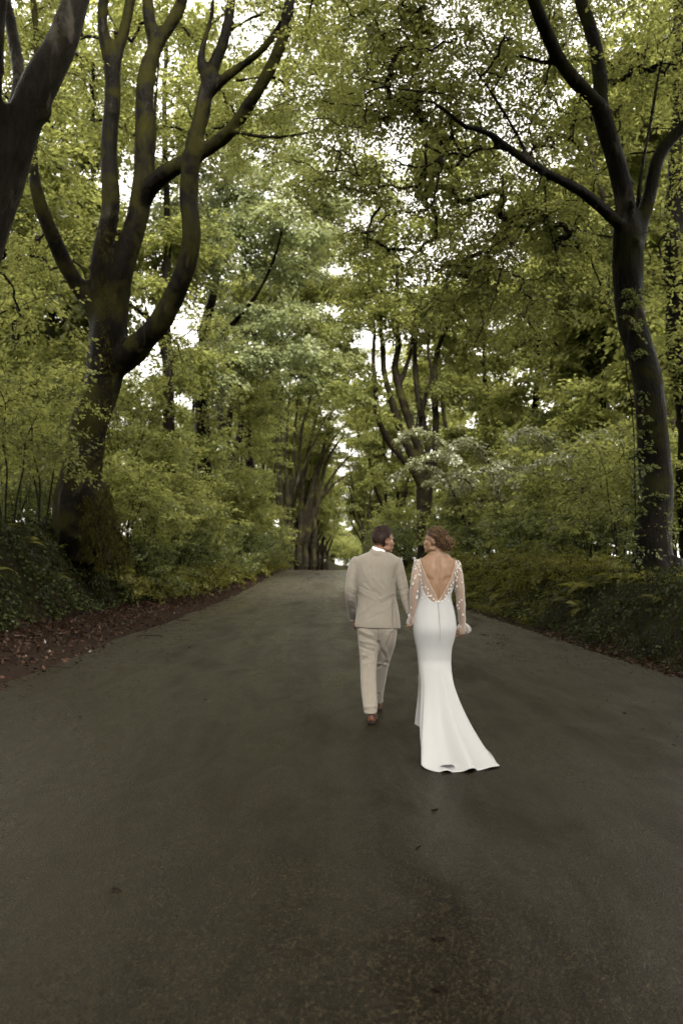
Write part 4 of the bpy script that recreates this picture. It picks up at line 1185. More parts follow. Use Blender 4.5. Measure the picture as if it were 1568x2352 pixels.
# scraps of leaf and mud on the tarmac
t = NT('wet_leaf_scrap')
SCRAP = t.end(t.pbsdf(t.ramp(t.noise(t.coord(), 9.0), [(0.35, (0.003, 0.0022, 0.0015)), (0.7, (0.014, 0.008, 0.005))]), 0.7, 0.05))
xs, ys = [], []
for k in range(46):                                   # a broken drift of mud and leaf along the right side
    Y = 14.5 + 22 * rng.random()
    c0 = 3.15 + 0.35 * math.sin(Y * 0.35) + rng.normal() * 0.12
    m = rng.integers(4, 22)
    xs.append(c0 + rng.normal(size=m) * 0.07)
    ys.append(Y + rng.normal(size=m) * 0.26)
xs.append(-3.7 + 1.5 * rng.random(240) ** 1.6); ys.append(9 + 30 * rng.random(240))
xs.append(2.6 + 1.7 * rng.random(130)); ys.append(7 + 25 * rng.random(130))
xs.append(-3 + 6.5 * rng.random(50)); ys.append(3.2 + 20 * rng.random(50))
xs, ys = np.concatenate(xs), np.concatenate(ys)
pp = np.stack([xs, ys, ground(xs, ys) + 0.018], 1)
cover('leaf_debris', 'small dark scraps of wet leaf and mud scattered on the tarmac', 'debris', SCRAP, rng, pp, np.tile([0, 0, 1.0], (len(pp), 1)), 0.045, 0.006, True, 0.6, 0.0, 0.25)
for x, y, s, lab in ((1006, 2166, .045, 'dark curled wet leaf lying on the near tarmac'), (1010, 2282, .040, 'dark wet leaf lowest in the picture on the near tarmac'), (998, 1866, .035, 'small dark leaf on the tarmac just behind the train of the dress')):
    p0 = G(x, y)
    g = Geo()
    th = np.linspace(0, 2 * np.pi, 12, endpoint=False)
    rad = .46 * s * (1 + 0.25 * np.sin(3 * th + x) + 0.15 * np.sin(5 * th))
    ring = np.stack([rad * np.cos(th) * 1.3, rad * np.sin(th) * 0.8, 0.017 + 0.003 * np.sin(2 * th)], 1)
    g.loft([ring * np.array([1, 1, 0]) + np.array([0, 0, .0135]), ring, ring * np.array([.5, .5, 0.75])])
    v, q, tt = g.arrays()
    link('fallen_leaf', np_mesh('fallen_leaf', v, q, tt), SCRAP, None, (p0[0], p0[1], 0), label=lab, category='leaf')
for k, (x, y, L, a, lab) in enumerate(((70, 1448 + 58, .55, .3, 'pale broken twig on the leaf litter at the far left'), (130, 1520, .4, -.2, 'thin twig lying in the litter by the left road edge'), (345, 1452, .5, .5, 'twig lying across the left verge below the ivy'), (420, 1418, .45, -.4, 'small stick in the red leaf litter'))):
    p0 = G(x, y, .1)
    g = Geo()
    s = np.linspace(-.5, .5, 6)
    pts = np.stack([p0[0] + L * s * math.cos(a), p0[1] + L * s * math.sin(a), 0 * s], 1)
    pts[:, 2] = ground(pts[:, 0], pts[:, 1]) + .035
    pts += np.random.default_rng(k).normal(size=pts.shape) * .012
    g.tube(pts, .012 * (1 - .6 * abs(s)), 6)
    v, q, tt = g.arrays()
    link('fallen_twig', np_mesh('fallen_twig', v - pts[0], q, tt, smooth=True), BARK_PALE, None, pts[0], label=lab, category='twig')

# ivy climbing the right edge beech
Z = 19.4
rng = np.random.default_rng(55)
an = []
for (x0, y0), (x1, y1), m in (((1452, 1340), (1450, 1160), 40), ((1460, 1180), (1452, 960), 26), ((1530, 1330), (1516, 1130), 30), ((1470, 830), (1442, 660), 16), ((1455, 700), (1500, 640), 10), ((1490, 1080), (1480, 900), 14)):
    s = rng.random(m)
    an.append(np.stack([P(x0 + (x1 - x0) * f + rng.normal() * 9, y0 + (y1 - y0) * f, Z + .15 * rng.normal()) for f in s]))
an = np.concatenate(an)
b = P(1480, 1360, Z)
build_shrub('ivy climbing the trunk of the right edge beech', [[(b[0], b[1], gz(b[0], b[1]), .02), tuple(P(1462, 1200, Z)) + (.016,), tuple(P(1456, 1000, Z)) + (.012,), tuple(P(1446, 800, Z)) + (.01,), tuple(P(1440, 650, Z)) + (.006,)]],
            an, LEAF_DARK, 56, per=18, R=.16, size=.065, hexa=True, base=(b[0], b[1], gz(b[0], b[1])), cat='ivy', name='climbing_ivy')

order_labels()
# ------------------------------------------------------------------ the couple
def rotz(a):
    c, s = math.cos(a), math.sin(a)
    return np.array([[c, -s, 0], [s, c, 0], [0, 0, 1.0]])
def rotx(a):
    c, s = math.cos(a), math.sin(a)
    return np.array([[1.0, 0, 0], [0, c, -s], [0, s, c]])
def roty(a):
    c, s = math.cos(a), math.sin(a)
    return np.array([[c, 0, s], [0, 1.0, 0], [-s, 0, c]])

class Trunk:
    """a body or garment section by section: rows (y pixel, left x, right x, distance, half depth[, squareness]); S(theta, y, off) is its surface"""
    def __init__(self, rows):
        self.rows = np.array([tuple(r) + ((2.3,) if len(r) == 5 else ()) for r in rows], float)
    def par(self, y):
        r = self.rows
        out = []
        for k in range(1, 6):
            # smooth (monotone) interpolation
            i = np.clip(np.searchsorted(r[:, 0], y) - 1, 0, len(r) - 2)
            f = np.clip((y - r[i, 0]) / (r[i + 1, 0] - r[i, 0]), 0, 1)
            i0, i3 = np.maximum(i - 1, 0), np.minimum(i + 2, len(r) - 1)
            h = r[i + 1, 0] - r[i, 0]
            m1 = (r[i + 1, k] - r[i0, k]) / np.maximum(r[i + 1, 0] - r[i0, 0], 1e-6) * h
            m2 = (r[i3, k] - r[i, k]) / np.maximum(r[i3, 0] - r[i, 0], 1e-6) * h
            f2, f3 = f * f, f ** 3
            out.append((2 * f3 - 3 * f2 + 1) * r[i, k] + (f3 - 2 * f2 + f) * m1 + (-2 * f3 + 3 * f2) * r[i + 1, k] + (f3 - f2) * m2)
        return out
    def S(self, th, y, off=0.0):
        """theta: 0 = right side, -90 deg = the back (towards the camera), 90 deg = the front"""
        th, y = np.broadcast_arrays(np.asarray(th, float), np.asarray(y, float))
        xl, xr, z, hd, ex = self.par(y)
        cx = (xl + xr) / 2
        d = np.stack([(cx - 784) / F, (1176 - y) / F, -np.ones_like(y)], -1) @ RM.T
        c = CAM + d * (z / d[..., 1])[..., None]
        hw = (xr - xl) / 2 * z / F + off
        hd = hd + off
        ct, s = np.cos(th), np.sin(th)
        k = (np.abs(ct) ** ex + np.abs(s) ** ex) ** (-1 / ex)
        p = c.copy()
        p[..., 0] += hw * ct * k
        p[..., 1] += hd * s * k
        return p
    def rings(self, ys, n=40, off=0.0):
        th = np.linspace(0, 2 * np.pi, n, endpoint=False)
        return np.stack([self.S(th, np.full(n, y), off) for y in ys])

def smooth_tube(geo, pts, rad, sides=14, step=0.03, flat=None):
    p, r = resample(np.array(pts, float), np.array(rad, float), step)
    geo.tube(p, r, sides, flat)

def folds(v, n, segs, Zs):
    """cloth folds and muscle: each (x0, y0, x1, y1, width px, metres out) raises a soft ridge (or dent) on the side that faces the camera"""
    q = proj(v)
    face = sstep(0.05, 0.45, -(n[:, 1]))
    d = np.zeros(len(v))
    for x0, y0, x1, y1, w, a in segs:
        e = np.array([x1 - x0, y1 - y0], float)
        L = np.linalg.norm(e)
        e /= L
        r = q - np.array([x0, y0])
        t = r @ e
        s = r @ np.array([-e[1], e[0]])
        s = s + min(1.2, .12 * w * w * .5) * np.sin(t * 0.21 + x0)
        d += a * np.exp(-(s / w) ** 2) * sstep(-w, w * 0.6, t) * sstep(L + w, L - w * 0.6, t)
    return v + n * (d * face)[:, None]

def head_geo(M, o, k=1.0, male=True):
    """head with its face to +y, origin between the ears -> shapes already placed"""
    g = Geo()
    j = 1.0 if male else 0.90
    def ball(c, r, R=None, n=16, m=10):
        g.ball(c, r, R, n, m)
    ball((0, -.012, .040), (.077, .098, .086), n=28, m=18)
    ball((0, -.040, .010), (.068, .066, .066), n=24, m=14)
    ball((0, .034, -.016), (.063 * j, .060, .074), n=24, m=14)
    ball((0, .036, -.060), (.052 * j, .050, .044), n=20, m=12)
    ball((0, .076, -.089), (.023 * j, .018, .019))
    ball((0, .074, .030), (.050, .017, .013))
    for s in (-1, 1):
        ball((s * .043 * j, .056, -.014), (.022, .026, .019))
        ball((s * .050 * j, .012, -.068), (.014, .036, .022))
        ball((s * .013, .098, -.030), (.008, .010, .008))
        # ear: a thin shell with a rim
        R = rotz(s * -.30) @ roty(s * .12) @ rotx(-.15)
        ball((s * .0775, -.008, -.004), (.006, .017, .028), R)
        th = np.linspace(-.6, 4.3, 12)
        rim = np.stack([np.full(12, s * .006), -.0155 * np.cos(th) * -1, .026 * np.sin(th)], 1) @ R.T + np.array([s * .0795, -.008, -.002])
        g.tube(rim, .0040, 6)
    g.tube([(0, .086, .026), (0, .094, .004), (0, .104, -.018), (0, .106, -.025)], [.009, .0085, .0095, .009], 10)
    ball((0, .094, -.052), (.022, .010, .0065))
    ball((0, .092, -.063), (.020, .010, .0070))
    ball((0, .082, -.058), (.032, .018, .022))
    g.xform(np.eye(3) * k)
    return g.xform(M, o)

def hand_arrays(wrist, along, palm, curl=0.6, k=1.0, side=1):
    """wrist point, direction of the hand, palm normal; fingers curl towards the palm -> verts, quads"""
    a = unit(np.asarray(along, float))
    n = unit(np.asarray(palm, float) - a * np.dot(a, palm))
    b = np.cross(a, n) * side                       # towards the thumb
    w = np.asarray(wrist, float)
    g = Geo()
    pt = lambda x, y, z: w + (a * x + b * y + n * z) * k
    g.tube([pt(-.05, 0, 0), pt(-.01, 0, 0), pt(.02, 0, 0)], np.array([.027, .026, .028]) * k, 12, (n, .72))
    g.tube([pt(.01, .002, 0), pt(.045, 0, .002), pt(.085, -.001, .004)], np.array([.030, .040, .038]) * k, 14, (n, .42))
    for f, (y0, L, x0) in enumerate(((.028, .078, .084), (.0095, .086, .088), (-.0095, .080, .086), (-.028, .062, .080))):
        p = pt(x0 - .02, y0 * .95, .003)
        pts, ang = [p], 0.12 + .05 * f
        rad = [.0095]
        p = pt(x0, y0, .005)
        pts.append(p)
        rad.append(.0092)
        for s, (seg, r) in enumerate(((.45, .0085), (.30, .0078), (.25, .0066))):
            ang += curl * (0.9 if s == 0 else 1.15)
            p = p + (a * math.cos(ang) + n * math.sin(ang) + b * (.06 * (1.5 - f) * .3)) * L * seg * k
            pts.append(p)
            rad.append(r)
        g.tube(resample(np.array(pts), np.array(rad) * k, .008)[0], resample(np.array(pts), np.array(rad) * k, .008)[1], 8)
    t0 = [pt(.012, .024, .004), pt(.040, .046, .016), pt(.066, .054, .030), pt(.088, .050, .040)]
    p, r = resample(np.array(t0), np.array([.014, .0125, .0105, .0085]) * k, .008)
    g.tube(p, r, 8)
    return remesh(g, .0026 * k, 3, .5)

def merge(*parts):
    g = Geo()
    for v, q in parts:
        g.add(v, q)
    v, q, t = g.arrays()
    return v, q

def cloth_mat(name, col, rough=0.85, sheen=0.3, weave=900.0, var=0.25, bumpk=0.12):
    t = NT(name)
    c = t.coord()
    n = t.noise(c, weave, 2.0)
    n2 = t.noise(c, 14.0, 3.0)
    k = t.ramp(t.math('ADD', t.math('MULTIPLY', n, .6), t.math('MULTIPLY', n2, .4)), [(0.3, tuple(x * (1 - var) for x in col)), (0.7, tuple(x * (1 + var * .6) for x in col))])
    return t.end(t.pbsdf(k, rough, 0.2, t.bump(n, bumpk, .002), Sheen_Weight=sheen))
def skin_mat(name, col):
    t = NT(name)
    c = t.coord()
    n = t.noise(c, 22.0, 4.0)
    n2 = t.noise(c, 160.0, 2.0)
    k = t.ramp(n, [(0.3, tuple(np.array(col) * (.90, .82, .80))), (0.7, col)])
    return t.end(t.pbsdf(k, 0.48, 0.35, t.bump(n2, .12, .002), Subsurface_Weight=0.08, Subsurface_Radius=(.012, .005, .003), Subsurface_Scale=1.0))
SKIN_M = skin_mat('skin_ruddy', (0.24, 0.137, 0.094))
SKIN_W = skin_mat('skin_tanned', (0.25, 0.155, 0.097))
SUIT = cloth_mat('beige_linen_suit', (0.222, 0.199, 0.166), 0.9, 0.25, 700.0, 0.16)
SHIRT = cloth_mat('white_shirt', (0.78, 0.78, 0.77), 0.8, 0.1, 1200.0, 0.03)
t = NT('brown_leather')
n = t.noise(t.coord(), 40.0, 4.0)
LEATHER = t.end(t.pbsdf(t.ramp(n, [(.3, (.060, .022, .012)), (.7, (.150, .058, .030))]), 0.32, 0.5, t.bump(n, .15, .002)))
t = NT('dark_sole')
SOLE = t.end(t.pbsdf((.014, .011, .009), .6, .3))
def hair_mat(name, a, b):
    t = NT(name)
    at = t.attr('tint')
    return t.end(t.pbsdf(t.mix(at, a, b), 0.5, 0.18))
HAIR_M = hair_mat('dark_brown_hair', (.010, .006, .004), (.050, .028, .017))
HAIR_W = hair_mat('curly_brown_hair', (.018, .011, .006), (.230, .140, .075))
t = NT('ivory_crepe')
n = t.noise(t.coord(), 620.0, 2.0)
CREPE = t.end(t.pbsdf((.375, .380, .385), 0.55, 0.25, t.bump(n, .05, .001), Sheen_Weight=0.15))
t = NT('ivory_edge')
CORD = t.end(t.pbsdf((.66, .57, .44), 0.6, 0.3))
t = NT('sheer_tulle')
tr = t.node('BsdfTransparent')
df = t.node('BsdfDiffuse')
df.inputs[0].default_value = (.85, .82, .79, 1)
tl = t.node('BsdfTranslucent')
tl.inputs[0].default_value = (.8, .77, .74, 1)
m1 = t.node('MixShader')
m1.inputs[0].default_value = .4
t.l.new(df.outputs[0], m1.inputs[1]); t.l.new(tl.outputs[0], m1.inputs[2])
lw = t.node('LayerWeight')
lw.inputs[0].default_value = .35
m2 = t.node('MixShader')
t.l.new(t.math('ADD', t.math('MULTIPLY', lw.outputs['Facing'], .45), .20, True), m2.inputs[0])
t.l.new(tr.outputs[0], m2.inputs[1]); t.l.new(m1.outputs[0], m2.inputs[2])
TULLE = t.end(m2.outputs[0])
t = NT('white_petal')
df = t.node('BsdfDiffuse'); df.inputs[0].default_value = (.68, .66, .63, 1)
tl = t.node('BsdfTranslucent'); tl.inputs[0].default_value = (.7, .68, .64, 1)
m1 = t.node('MixShader'); m1.inputs[0].default_value = .3
t.l.new(df.outputs[0], m1.inputs[1]); t.l.new(tl.outputs[0], m1.inputs[2])
PETAL = t.end(m1.outputs[0])
t = NT('eye_white')
EYE = t.end(t.pbsdf((.7, .68, .64), .2, .5))
t = NT('gold_earring')
GOLD = t.end(t.pbsdf((.75, .55, .30), .25, .5, Metallic=1.0))

def c1(cx, cy):              # crop pixels of the couple's upper half -> picture pixels
    return 771.4 + .26 * cx, 1179.0 + .26 * cy

def hair_strands(rng, base, tang, nrm, L, w, lift=0.3, curl=0.0):
    """thin ribbon tufts lying along the skull -> verts, tris, tint"""
    n = len(base)
    t1 = unit(tang + rng.normal(size=(n, 3)) * .28)
    p0 = base
    p1 = base + t1 * (L * .5)[:, None] + nrm * (L * lift * .45)[:, None]
    p2 = base + t1 * L[:, None] + nrm * (L * lift * .5)[:, None] + np.array([0, 0, -1]) * (L * .12)[:, None]
    s = unit(np.cross(t1, nrm)) * w
    V = np.stack([p0 - s, p0 + s, p1 - s * .8, p1 + s * .8, p2], 1)
    i = (np.arange(n) * 5)[:, None]
    t = np.concatenate([i + np.array([[0, 1, 3]]), i + np.array([[0, 3, 2]]), i + np.array([[2, 3, 4]])])
    return V.reshape(-1, 3), t, np.repeat(rng.random(n) ** 1.5, 5)

# ------------------------------------------------ the man
MZ = 9.40
mp = lambda x, y, z=MZ: P(x, y, z)
MB = np.array([mp(868, 1640, 9.3)[0], 9.35, 0.012])          # where he stands
hd_o = mp(880.5, 1243, MZ)
MH = rotz(math.radians(-64)) @ rotx(math.radians(-3))             # face towards the right and a little away
body = Geo()
head = head_geo(MH, hd_o, 1.0, True)
smooth_tube(head, [hd_o + MH @ np.array([0, -.022, -.035]), mp(872, 1257), mp(870, 1273), mp(867, 1292)], [.056, .056, .060, .078], 18, .02)
torso_m = Trunk([(1266, 846, 888, MZ, .062), (1275, 828, 906, MZ, .080), (1284, 818, 914, MZ, .095), (1300, 815, 914, MZ, .108), (1322, 818, 907, MZ, .115), (1348, 820, 906, MZ, .112), (1372, 823, 907, MZ, .103), (1400, 822, 912, MZ, .108), (1436, 820, 914, MZ, .118), (1452, 824, 910, MZ, .112)])
body.loft(torso_m.rings(np.linspace(1266, 1452, 18), 28, -.012))
armL = [mp(816, 1292), mp(807, 1330, MZ - .02), mp(804, 1364, MZ), mp(807, 1395, MZ + .12), mp(811, 1420, MZ + .24)]
armR = [mp(911, 1293), mp(920, 1330, MZ - .03), mp(929, 1364, MZ - .07), mp(937, 1392, MZ - .11), mp(944.5, 1414, MZ - .14)]
for a in (armL, armR):
    smooth_tube(body, a, [.052, .046, .041, .036, .028], 12)
legs = {}
LB = Trunk([(1430, 819, 874, MZ, .112), (1452, 820, 873, MZ, .116), (1481, 822.5, 870, MZ, .106), (1510, 825.5, 866, 9.37, .090), (1535, 827, 863.5, 9.32, .080), (1559, 827.5, 863, 9.26, .076), (1598, 830.5, 865, 9.14, .072), (1622, 833.5, 866.5, 9.06, .072), (1638, 836, 864.5, 9.03, .070)])
LF = Trunk([(1430, 860, 915, MZ, .112), (1452, 862, 911, MZ, .116), (1481, 863, 907, 9.44, .106), (1510, 860, 898, 9.52, .090), (1535, 858.5, 890.5, 9.58, .080), (1559, 857.5, 886.5, 9.64, .076), (1590, 855, 880.5, 9.72, .072), (1614, 853.5, 878.5, 9.78, .066)])
for T, ys in ((LB, np.linspace(1440, 1638, 14)), (LF, np.linspace(1440, 1614, 14))):
    body.loft(T.rings(ys, 18, -.018))
v, q = remesh(head, .0045, 4, .5)
n = normals(v, q)
# eye sockets, jaw line
loc = (v - hd_o) @ MH
for s in (-1, 1):
    e = np.exp(-(((loc[:, 0] - s * .031) / .016) ** 2 + ((loc[:, 2] - .006) / .011) ** 2)) * (loc[:, 1] > .05)
    v = v - n * (e * .007)[:, None]
bodyv = remesh(body, .009, 2, .5)
hL = hand_arrays(mp(812, 1424, MZ + .27), mp(815, 1450, MZ + .36) - mp(812, 1424, MZ + .27), (1, 0, 0), .55, 1.0, 1)
hR = hand_arrays(mp(945, 1416, MZ - .15), mp(950, 1440, MZ - .19) - mp(945, 1416, MZ - .15), (1, -.2, 0), .55, 1.0, -1)
v, q = merge((v, q), bodyv, hL, hR)
man = link('person', np_mesh('person', v - MB, q, smooth=True), SKIN_M, None, MB, label='man in a beige suit seen from behind, turning his head towards the bride', category='person')
def mpart(name, v, q=None, t=None, mat=None, smooth=True, root=None, base=None, attr=None, **kw):
    root = root or man
    base = MB if base is None else base
    return link(name, np_mesh(name, v - base, q, t, smooth=smooth, attr=attr), mat, root, **kw)
for s in (-1, 1):
    g = Geo().ball((0, 0, 0), .0115, None, 14, 9)
    vv, qq, tt = g.arrays()
    mpart('eye', vv + hd_o + MH @ np.array([s * .028, .0685, .006]), qq, tt, EYE)
    gb = Geo().tube([hd_o + MH @ np.array([s * (.014 + .011 * i), .0885 - .0035 * i * i * .5, .026 + .004 * math.sin(i * .9)]) for i in range(4)], [.003, .0038, .0034, .0015], 6)
    vv, qq, tt = gb.arrays()
    mpart('eyebrow', vv, qq, tt, HAIR_M, attr={'tint': np.full(len(vv), .2)})

# his hair: a close cap with tufts
def hair_cap(M, o, mask, off, seed, amp, freq):
    """the part of the skull that hair covers, raised by off, with uneven locks"""
    g = Geo()
    g.ball((0, -.012, .040), (.077, .098, .086), None, 72, 48)
    v, q, t = g.arrays()
    c = np.array([0, -.012, .040])
    d = unit((v - c) / np.array([.077, .098, .086]) ** 2)
    m, w = mask(v)
    k = off * w + amp * w * (fbm(v, freq, seed, 3))
    # nape: the lower back follows the second ball
    vb = v + d * k[:, None]
    low = sstep(.01, -.05, v[:, 2]) * sstep(.02, -.03, v[:, 1])
    vb[:, 1] -= low * .004
    keepq = m[q].all(1)
    keept = m[t].all(1)
    return vb @ M.T + o, q[keepq], t[keept], v, d, m, w
def man_mask(v):
    x, y, z = v.T
    front = .062 + .02 * sstep(.06, .0, abs(x))              # hairline at the forehead
    line = np.where(y > .03, .062 + (y - .03) * .55, np.where(y > -.012, .012 + (.03 - y) * -.0 + sstep(.0, .03, y) * .05, -.045 - .0 * y))
    m = z > line
    w = sstep(0, .035, z - line) * .75 + .25
    top = sstep(.06, .12, z)
    return m, w * (1 + .55 * top)
vb, qc, tc, v0, d0, m0, w0 = hair_cap(MH, hd_o, man_mask, .011, 7, .006, 42.0)
rng = np.random.default_rng(9)
idx = np.where(m0)[0]
pick = idx[rng.integers(0, len(idx), 5200)]
dl = d0[pick] + rng.normal(size=(len(pick), 3)) * .15
base = vb[pick] + rng.normal(size=(len(pick), 3)) * .002
tl_ = np.stack([0.15 * np.sign(v0[pick, 0]), .55 * sstep(.04, .11, v0[pick, 2]), -1.0 + 1.5 * sstep(.05, .12, v0[pick, 2])], 1)
tl_ = tl_ - d0[pick] * (tl_ * d0[pick]).sum(1)[:, None]
sv, st_, stint = hair_strands(rng, base, unit(tl_) @ MH.T, unit(dl) @ MH.T, (.012 + .012 * rng.random(len(pick))) * (.55 + .65 * sstep(.02, .11, v0[pick, 2])), .0011, .30)
g = Geo().add(vb, qc, tc).add(sv, None, st_)
vv, qq, tt = g.arrays()
mpart('hair', vv, qq, tt, HAIR_M, attr={'tint': np.concatenate([np.clip(.25 + .5 * fbm(v0, 60, 3, 2), 0, 1), stint])})

# jacket
jk = Geo()
J = Trunk([(1268, 846, 892, MZ, .066), (1271.5, 836, 900, MZ, .074), (1277, 823, 909, MZ, .088), (1284, 813, 916, MZ, .100), (1296, 810, 919, MZ, .113), (1322, 815, 908.5, MZ, .124), (1348, 817, 908, MZ, .122), (1370, 820, 908.5, MZ, .114), (1387, 820, 912, MZ, .114), (1413, 817.5, 916.5, MZ, .126), (1432, 814.5, 918.5, MZ, .136), (1440, 814, 919, MZ, .137)])
R = J.rings(np.linspace(1268, 1440, 30), 48)
# the hem hangs a little lower on the right
R[-1, :, 2] -= .012 * (R[-1, :, 0] - R[-1, :, 0].min()) / np.ptp(R[-1, :, 0])
jk.loft(R)
smooth_tube(jk, armL[:4] + [mp(809.5, 1417, MZ + .22)], [.058, .0555, .0515, .047, .042], 16)
smooth_tube(jk, armR[:4] + [mp(943, 1410, MZ - .135)], [.058, .0545, .050, .0455, .040], 16)
jk.ball(mp(817, 1292), (.055, .062, .058), None, 16, 10)
jk.ball(mp(910, 1292.5), (.055, .062, .058), None, 16, 10)
v, q = remesh(jk, .0060, 3, .5)
n = normals(v, q)
S = lambda *rows, k=1.0: [(c1(a, b) + c1(c, d) + (w * .26 * (.8 if k < 1 else 1), amt * (k if abs(amt) < .0065 else 1))) for a, b, c, d, w, amt in rows]
jf = S((345, 350, 352, 620, 9, -.0028),                                    # centre seam
       (501, 800, 501, 1025, 5, -.034), (478, 800, 480, 1010, 12, .0035), (520, 800, 522, 1015, 12, .003),        # vent
       (560, 410, 508, 560, 8, -.006), (508, 560, 512, 700, 9, -.010), (150, 400, 166, 540, 8, -.005), (170, 540, 190, 720, 8, -.008),   # sleeve seams
       (200, 640, 330, 700, 14, -.005), (205, 690, 360, 770, 16, .005), (250, 610, 400, 740, 16, -.004), (380, 760, 520, 700, 16, .005), (400, 800, 515, 735, 14, -.005),
       (320, 560, 430, 680, 16, .004), (300, 480, 340, 640, 14, -.003), (430, 480, 480, 640, 16, -.003), (230, 470, 280, 600, 18, .003), (420, 600, 505, 760, 16, .004),
       (200, 900, 330, 800, 18, .004), (220, 960, 420, 880, 20, -.003), (350, 880, 480, 830, 18, .003), (260, 800, 300, 940, 18, -.003),
       (110, 640, 185, 690, 10, .005), (105, 690, 180, 730, 9, -.005), (110, 760, 175, 790, 9, .004), (120, 830, 165, 850, 9, -.004), (125, 560, 165, 590, 9, .003), (120, 880, 160, 870, 8, .003),
       (530, 640, 620, 600, 10, .005), (540, 690, 645, 660, 9, -.006), (560, 720, 650, 700, 9, .006), (590, 790, 655, 760, 9, -.005), (550, 560, 600, 530, 10, -.003), (615, 850, 655, 830, 8, .004), k=.75)
v = folds(v, n, jf, MZ)
v = v + n * (.0008 * fbm(v, 16.0, 4, 3))[:, None]
jacket = mpart('jacket', v, q, None, SUIT)
# collar of the jacket, shirt collar, cuffs
def band(c, rx, ry, h, tilt, out, n=40, th=.004, M=None):
    """a standing collar: an upright band round c"""
    a = np.linspace(0, 2 * np.pi, n, endpoint=False)
    R = []
    for hh, o in ((0, 0), (h, -out), (h + .002, -out - th * .5), (h, -out - th), (0, -th)):
        R.append(np.stack([(rx + o) * np.cos(a), (ry + o) * np.sin(a), hh + tilt * np.sin(a)], 1))
    g = Geo().loft(R, cap=False)
    return g.xform(np.eye(3) if M is None else M, c)
cc = mp(869, 1274.5)
vv, qq, tt = band(cc, .098, .088, .044, .004, .018, th=.005, M=roty(.33)).arrays()
nn = normals(vv, qq)
mpart('collar', vv, qq, tt, SUIT, root=jacket)
vv, qq, tt = band(mp(868, 1269.5), .073, .074, .043, .004, .005, M=roty(.30)).arrays()
mpart('shirt_collar', vv, qq, tt, SHIRT)
for a, r, back in ((armL, .039, .012), (armR, .036, .008)):
    e = np.asarray(a[-1]); d = unit(e - np.asarray(a[-2]))
    g = Geo().tube([e - d * .03, e + d * .004, e + d * .010], [r * .92, r * .9, r * .8], 16)
    vv, qq, tt = g.arrays()
    mpart('shirt_cuff', vv, qq, tt, SHIRT)

# trousers
tr_ = Geo()
tr_.loft(Trunk([(1424, 821, 911, MZ, .118), (1440, 819.5, 913, MZ, .124), (1450, 822, 909, MZ, .120), (1470, 842, 890, MZ, .080)]).rings(np.linspace(1424, 1470, 8), 32))
tr_.loft(LB.rings(np.linspace(1440, 1638, 28), 26))
tr_.loft(LF.rings(np.linspace(1440, 1614, 26), 26))
v, q = remesh(tr_, .0064, 2, .5)
n = normals(v, q)
c2 = lambda cx, cy: (771.4 + .26 * cx, 1442.0 + .26 * cy)
T2 = lambda *rows: [(c2(a, b) + c2(c, d) + (w * .26, amt)) for a, b, c, d, w, amt in rows]
v = folds(v, n, T2((200, 20, 330, 70, 12, .006), (200, 60, 350, 120, 12, -.006), (210, 110, 360, 150, 13, .007), (205, 160, 340, 215, 12, -.007), (215, 230, 290, 260, 12, .006), (320, 170, 350, 230, 12, .006),
                   (230, 290, 300, 240, 12, -.006), (225, 330, 340, 290, 12, .004), (290, 330, 298, 680, 8, .005), (270, 340, 262, 640, 12, -.003), (325, 340, 330, 640, 14, -.003), (240, 700, 350, 690, 9, .006), (250, 725, 355, 712, 8, -.006), (255, 660, 330, 690, 9, -.004), (330, 660, 360, 700, 9, .005),
                   (460, 60, 400, 200, 14, .007), (500, 40, 440, 190, 12, -.006), (430, 160, 460, 290, 12, .007), (370, 130, 430, 260, 12, -.006), (360, 310, 450, 330, 10, .006), (365, 350, 445, 300, 9, -.006), (395, 350, 390, 600, 9, .005), (370, 560, 405, 590, 8, .005), (372, 590, 400, 570, 8, -.005), (366, 0, 366, 160, 7, -.010)), MZ)
v = v + n * (.0009 * fbm(v, 14.0, 8, 3))[:, None]
mpart('trousers', v, q, None, SUIT)

# shoes: heel towards the camera
def shoe(heel, yaw, pitch, label=None):
    g = Geo()
    L = .295
    ys = np.array([0, .012, .04, .09, .14, .20, .25, .285, .295])
    hw = np.array([.020, .032, .037, .036, .040, .048, .046, .032, .012])
    ht = np.array([.055, .072, .082, .088, .078, .060, .046, .036, .026])
    a = np.linspace(0, 2 * np.pi, 20, endpoint=False)
    R = []
    for y, w, h in zip(ys, hw, ht):
        z = np.where(np.sin(a) > 0, np.abs(np.sin(a)) ** .8 * h, np.sin(a) * .006)
        x = np.sign(np.cos(a)) * np.abs(np.cos(a)) ** .75 * w * np.where(np.sin(a) > .3, 1 - .35 * (np.sin(a) - .3), 1)
        R.append(np.stack([x, np.full(20, y), z + .022], 1))
    g.loft(R)
    M = rotz(yaw) @ rotx(pitch)
    vv, qq, tt = g.xform(M, heel).arrays()
    s = mpart('shoe', vv, qq, tt, LEATHER)
    g = Geo()
    for y0, y1, z0, z1 in ((0, 1, .010, .022),):
        out = np.concatenate([np.stack([hw + .003, ys], 1), np.stack([-(hw + .003), ys], 1)[::-1]])
        R = [np.column_stack([out, np.full(len(out), z)]) for z in (z0, z1)]
        g.loft(R)
    hb = np.concatenate([np.stack([hw[:4] + .002, ys[:4]], 1), np.stack([-(hw[:4] + .002), ys[:4]], 1)[::-1]])
    g.loft([np.column_stack([hb, np.full(len(hb), z)]) for z in (-.004, .0105)])
    vv, qq, tt = g.xform(M, heel).arrays()
    link('sole', np_mesh('sole', vv - MB, qq, tt), SOLE, s)
hb_ = G(852, 1662.5, .016); shoe(np.array([hb_[0], hb_[1], .019]), -.10, 0.0)
hf_ = G(868, 1633, .016); shoe(np.array([hf_[0] - .004, hf_[1], .019]), -.05, 0.0)

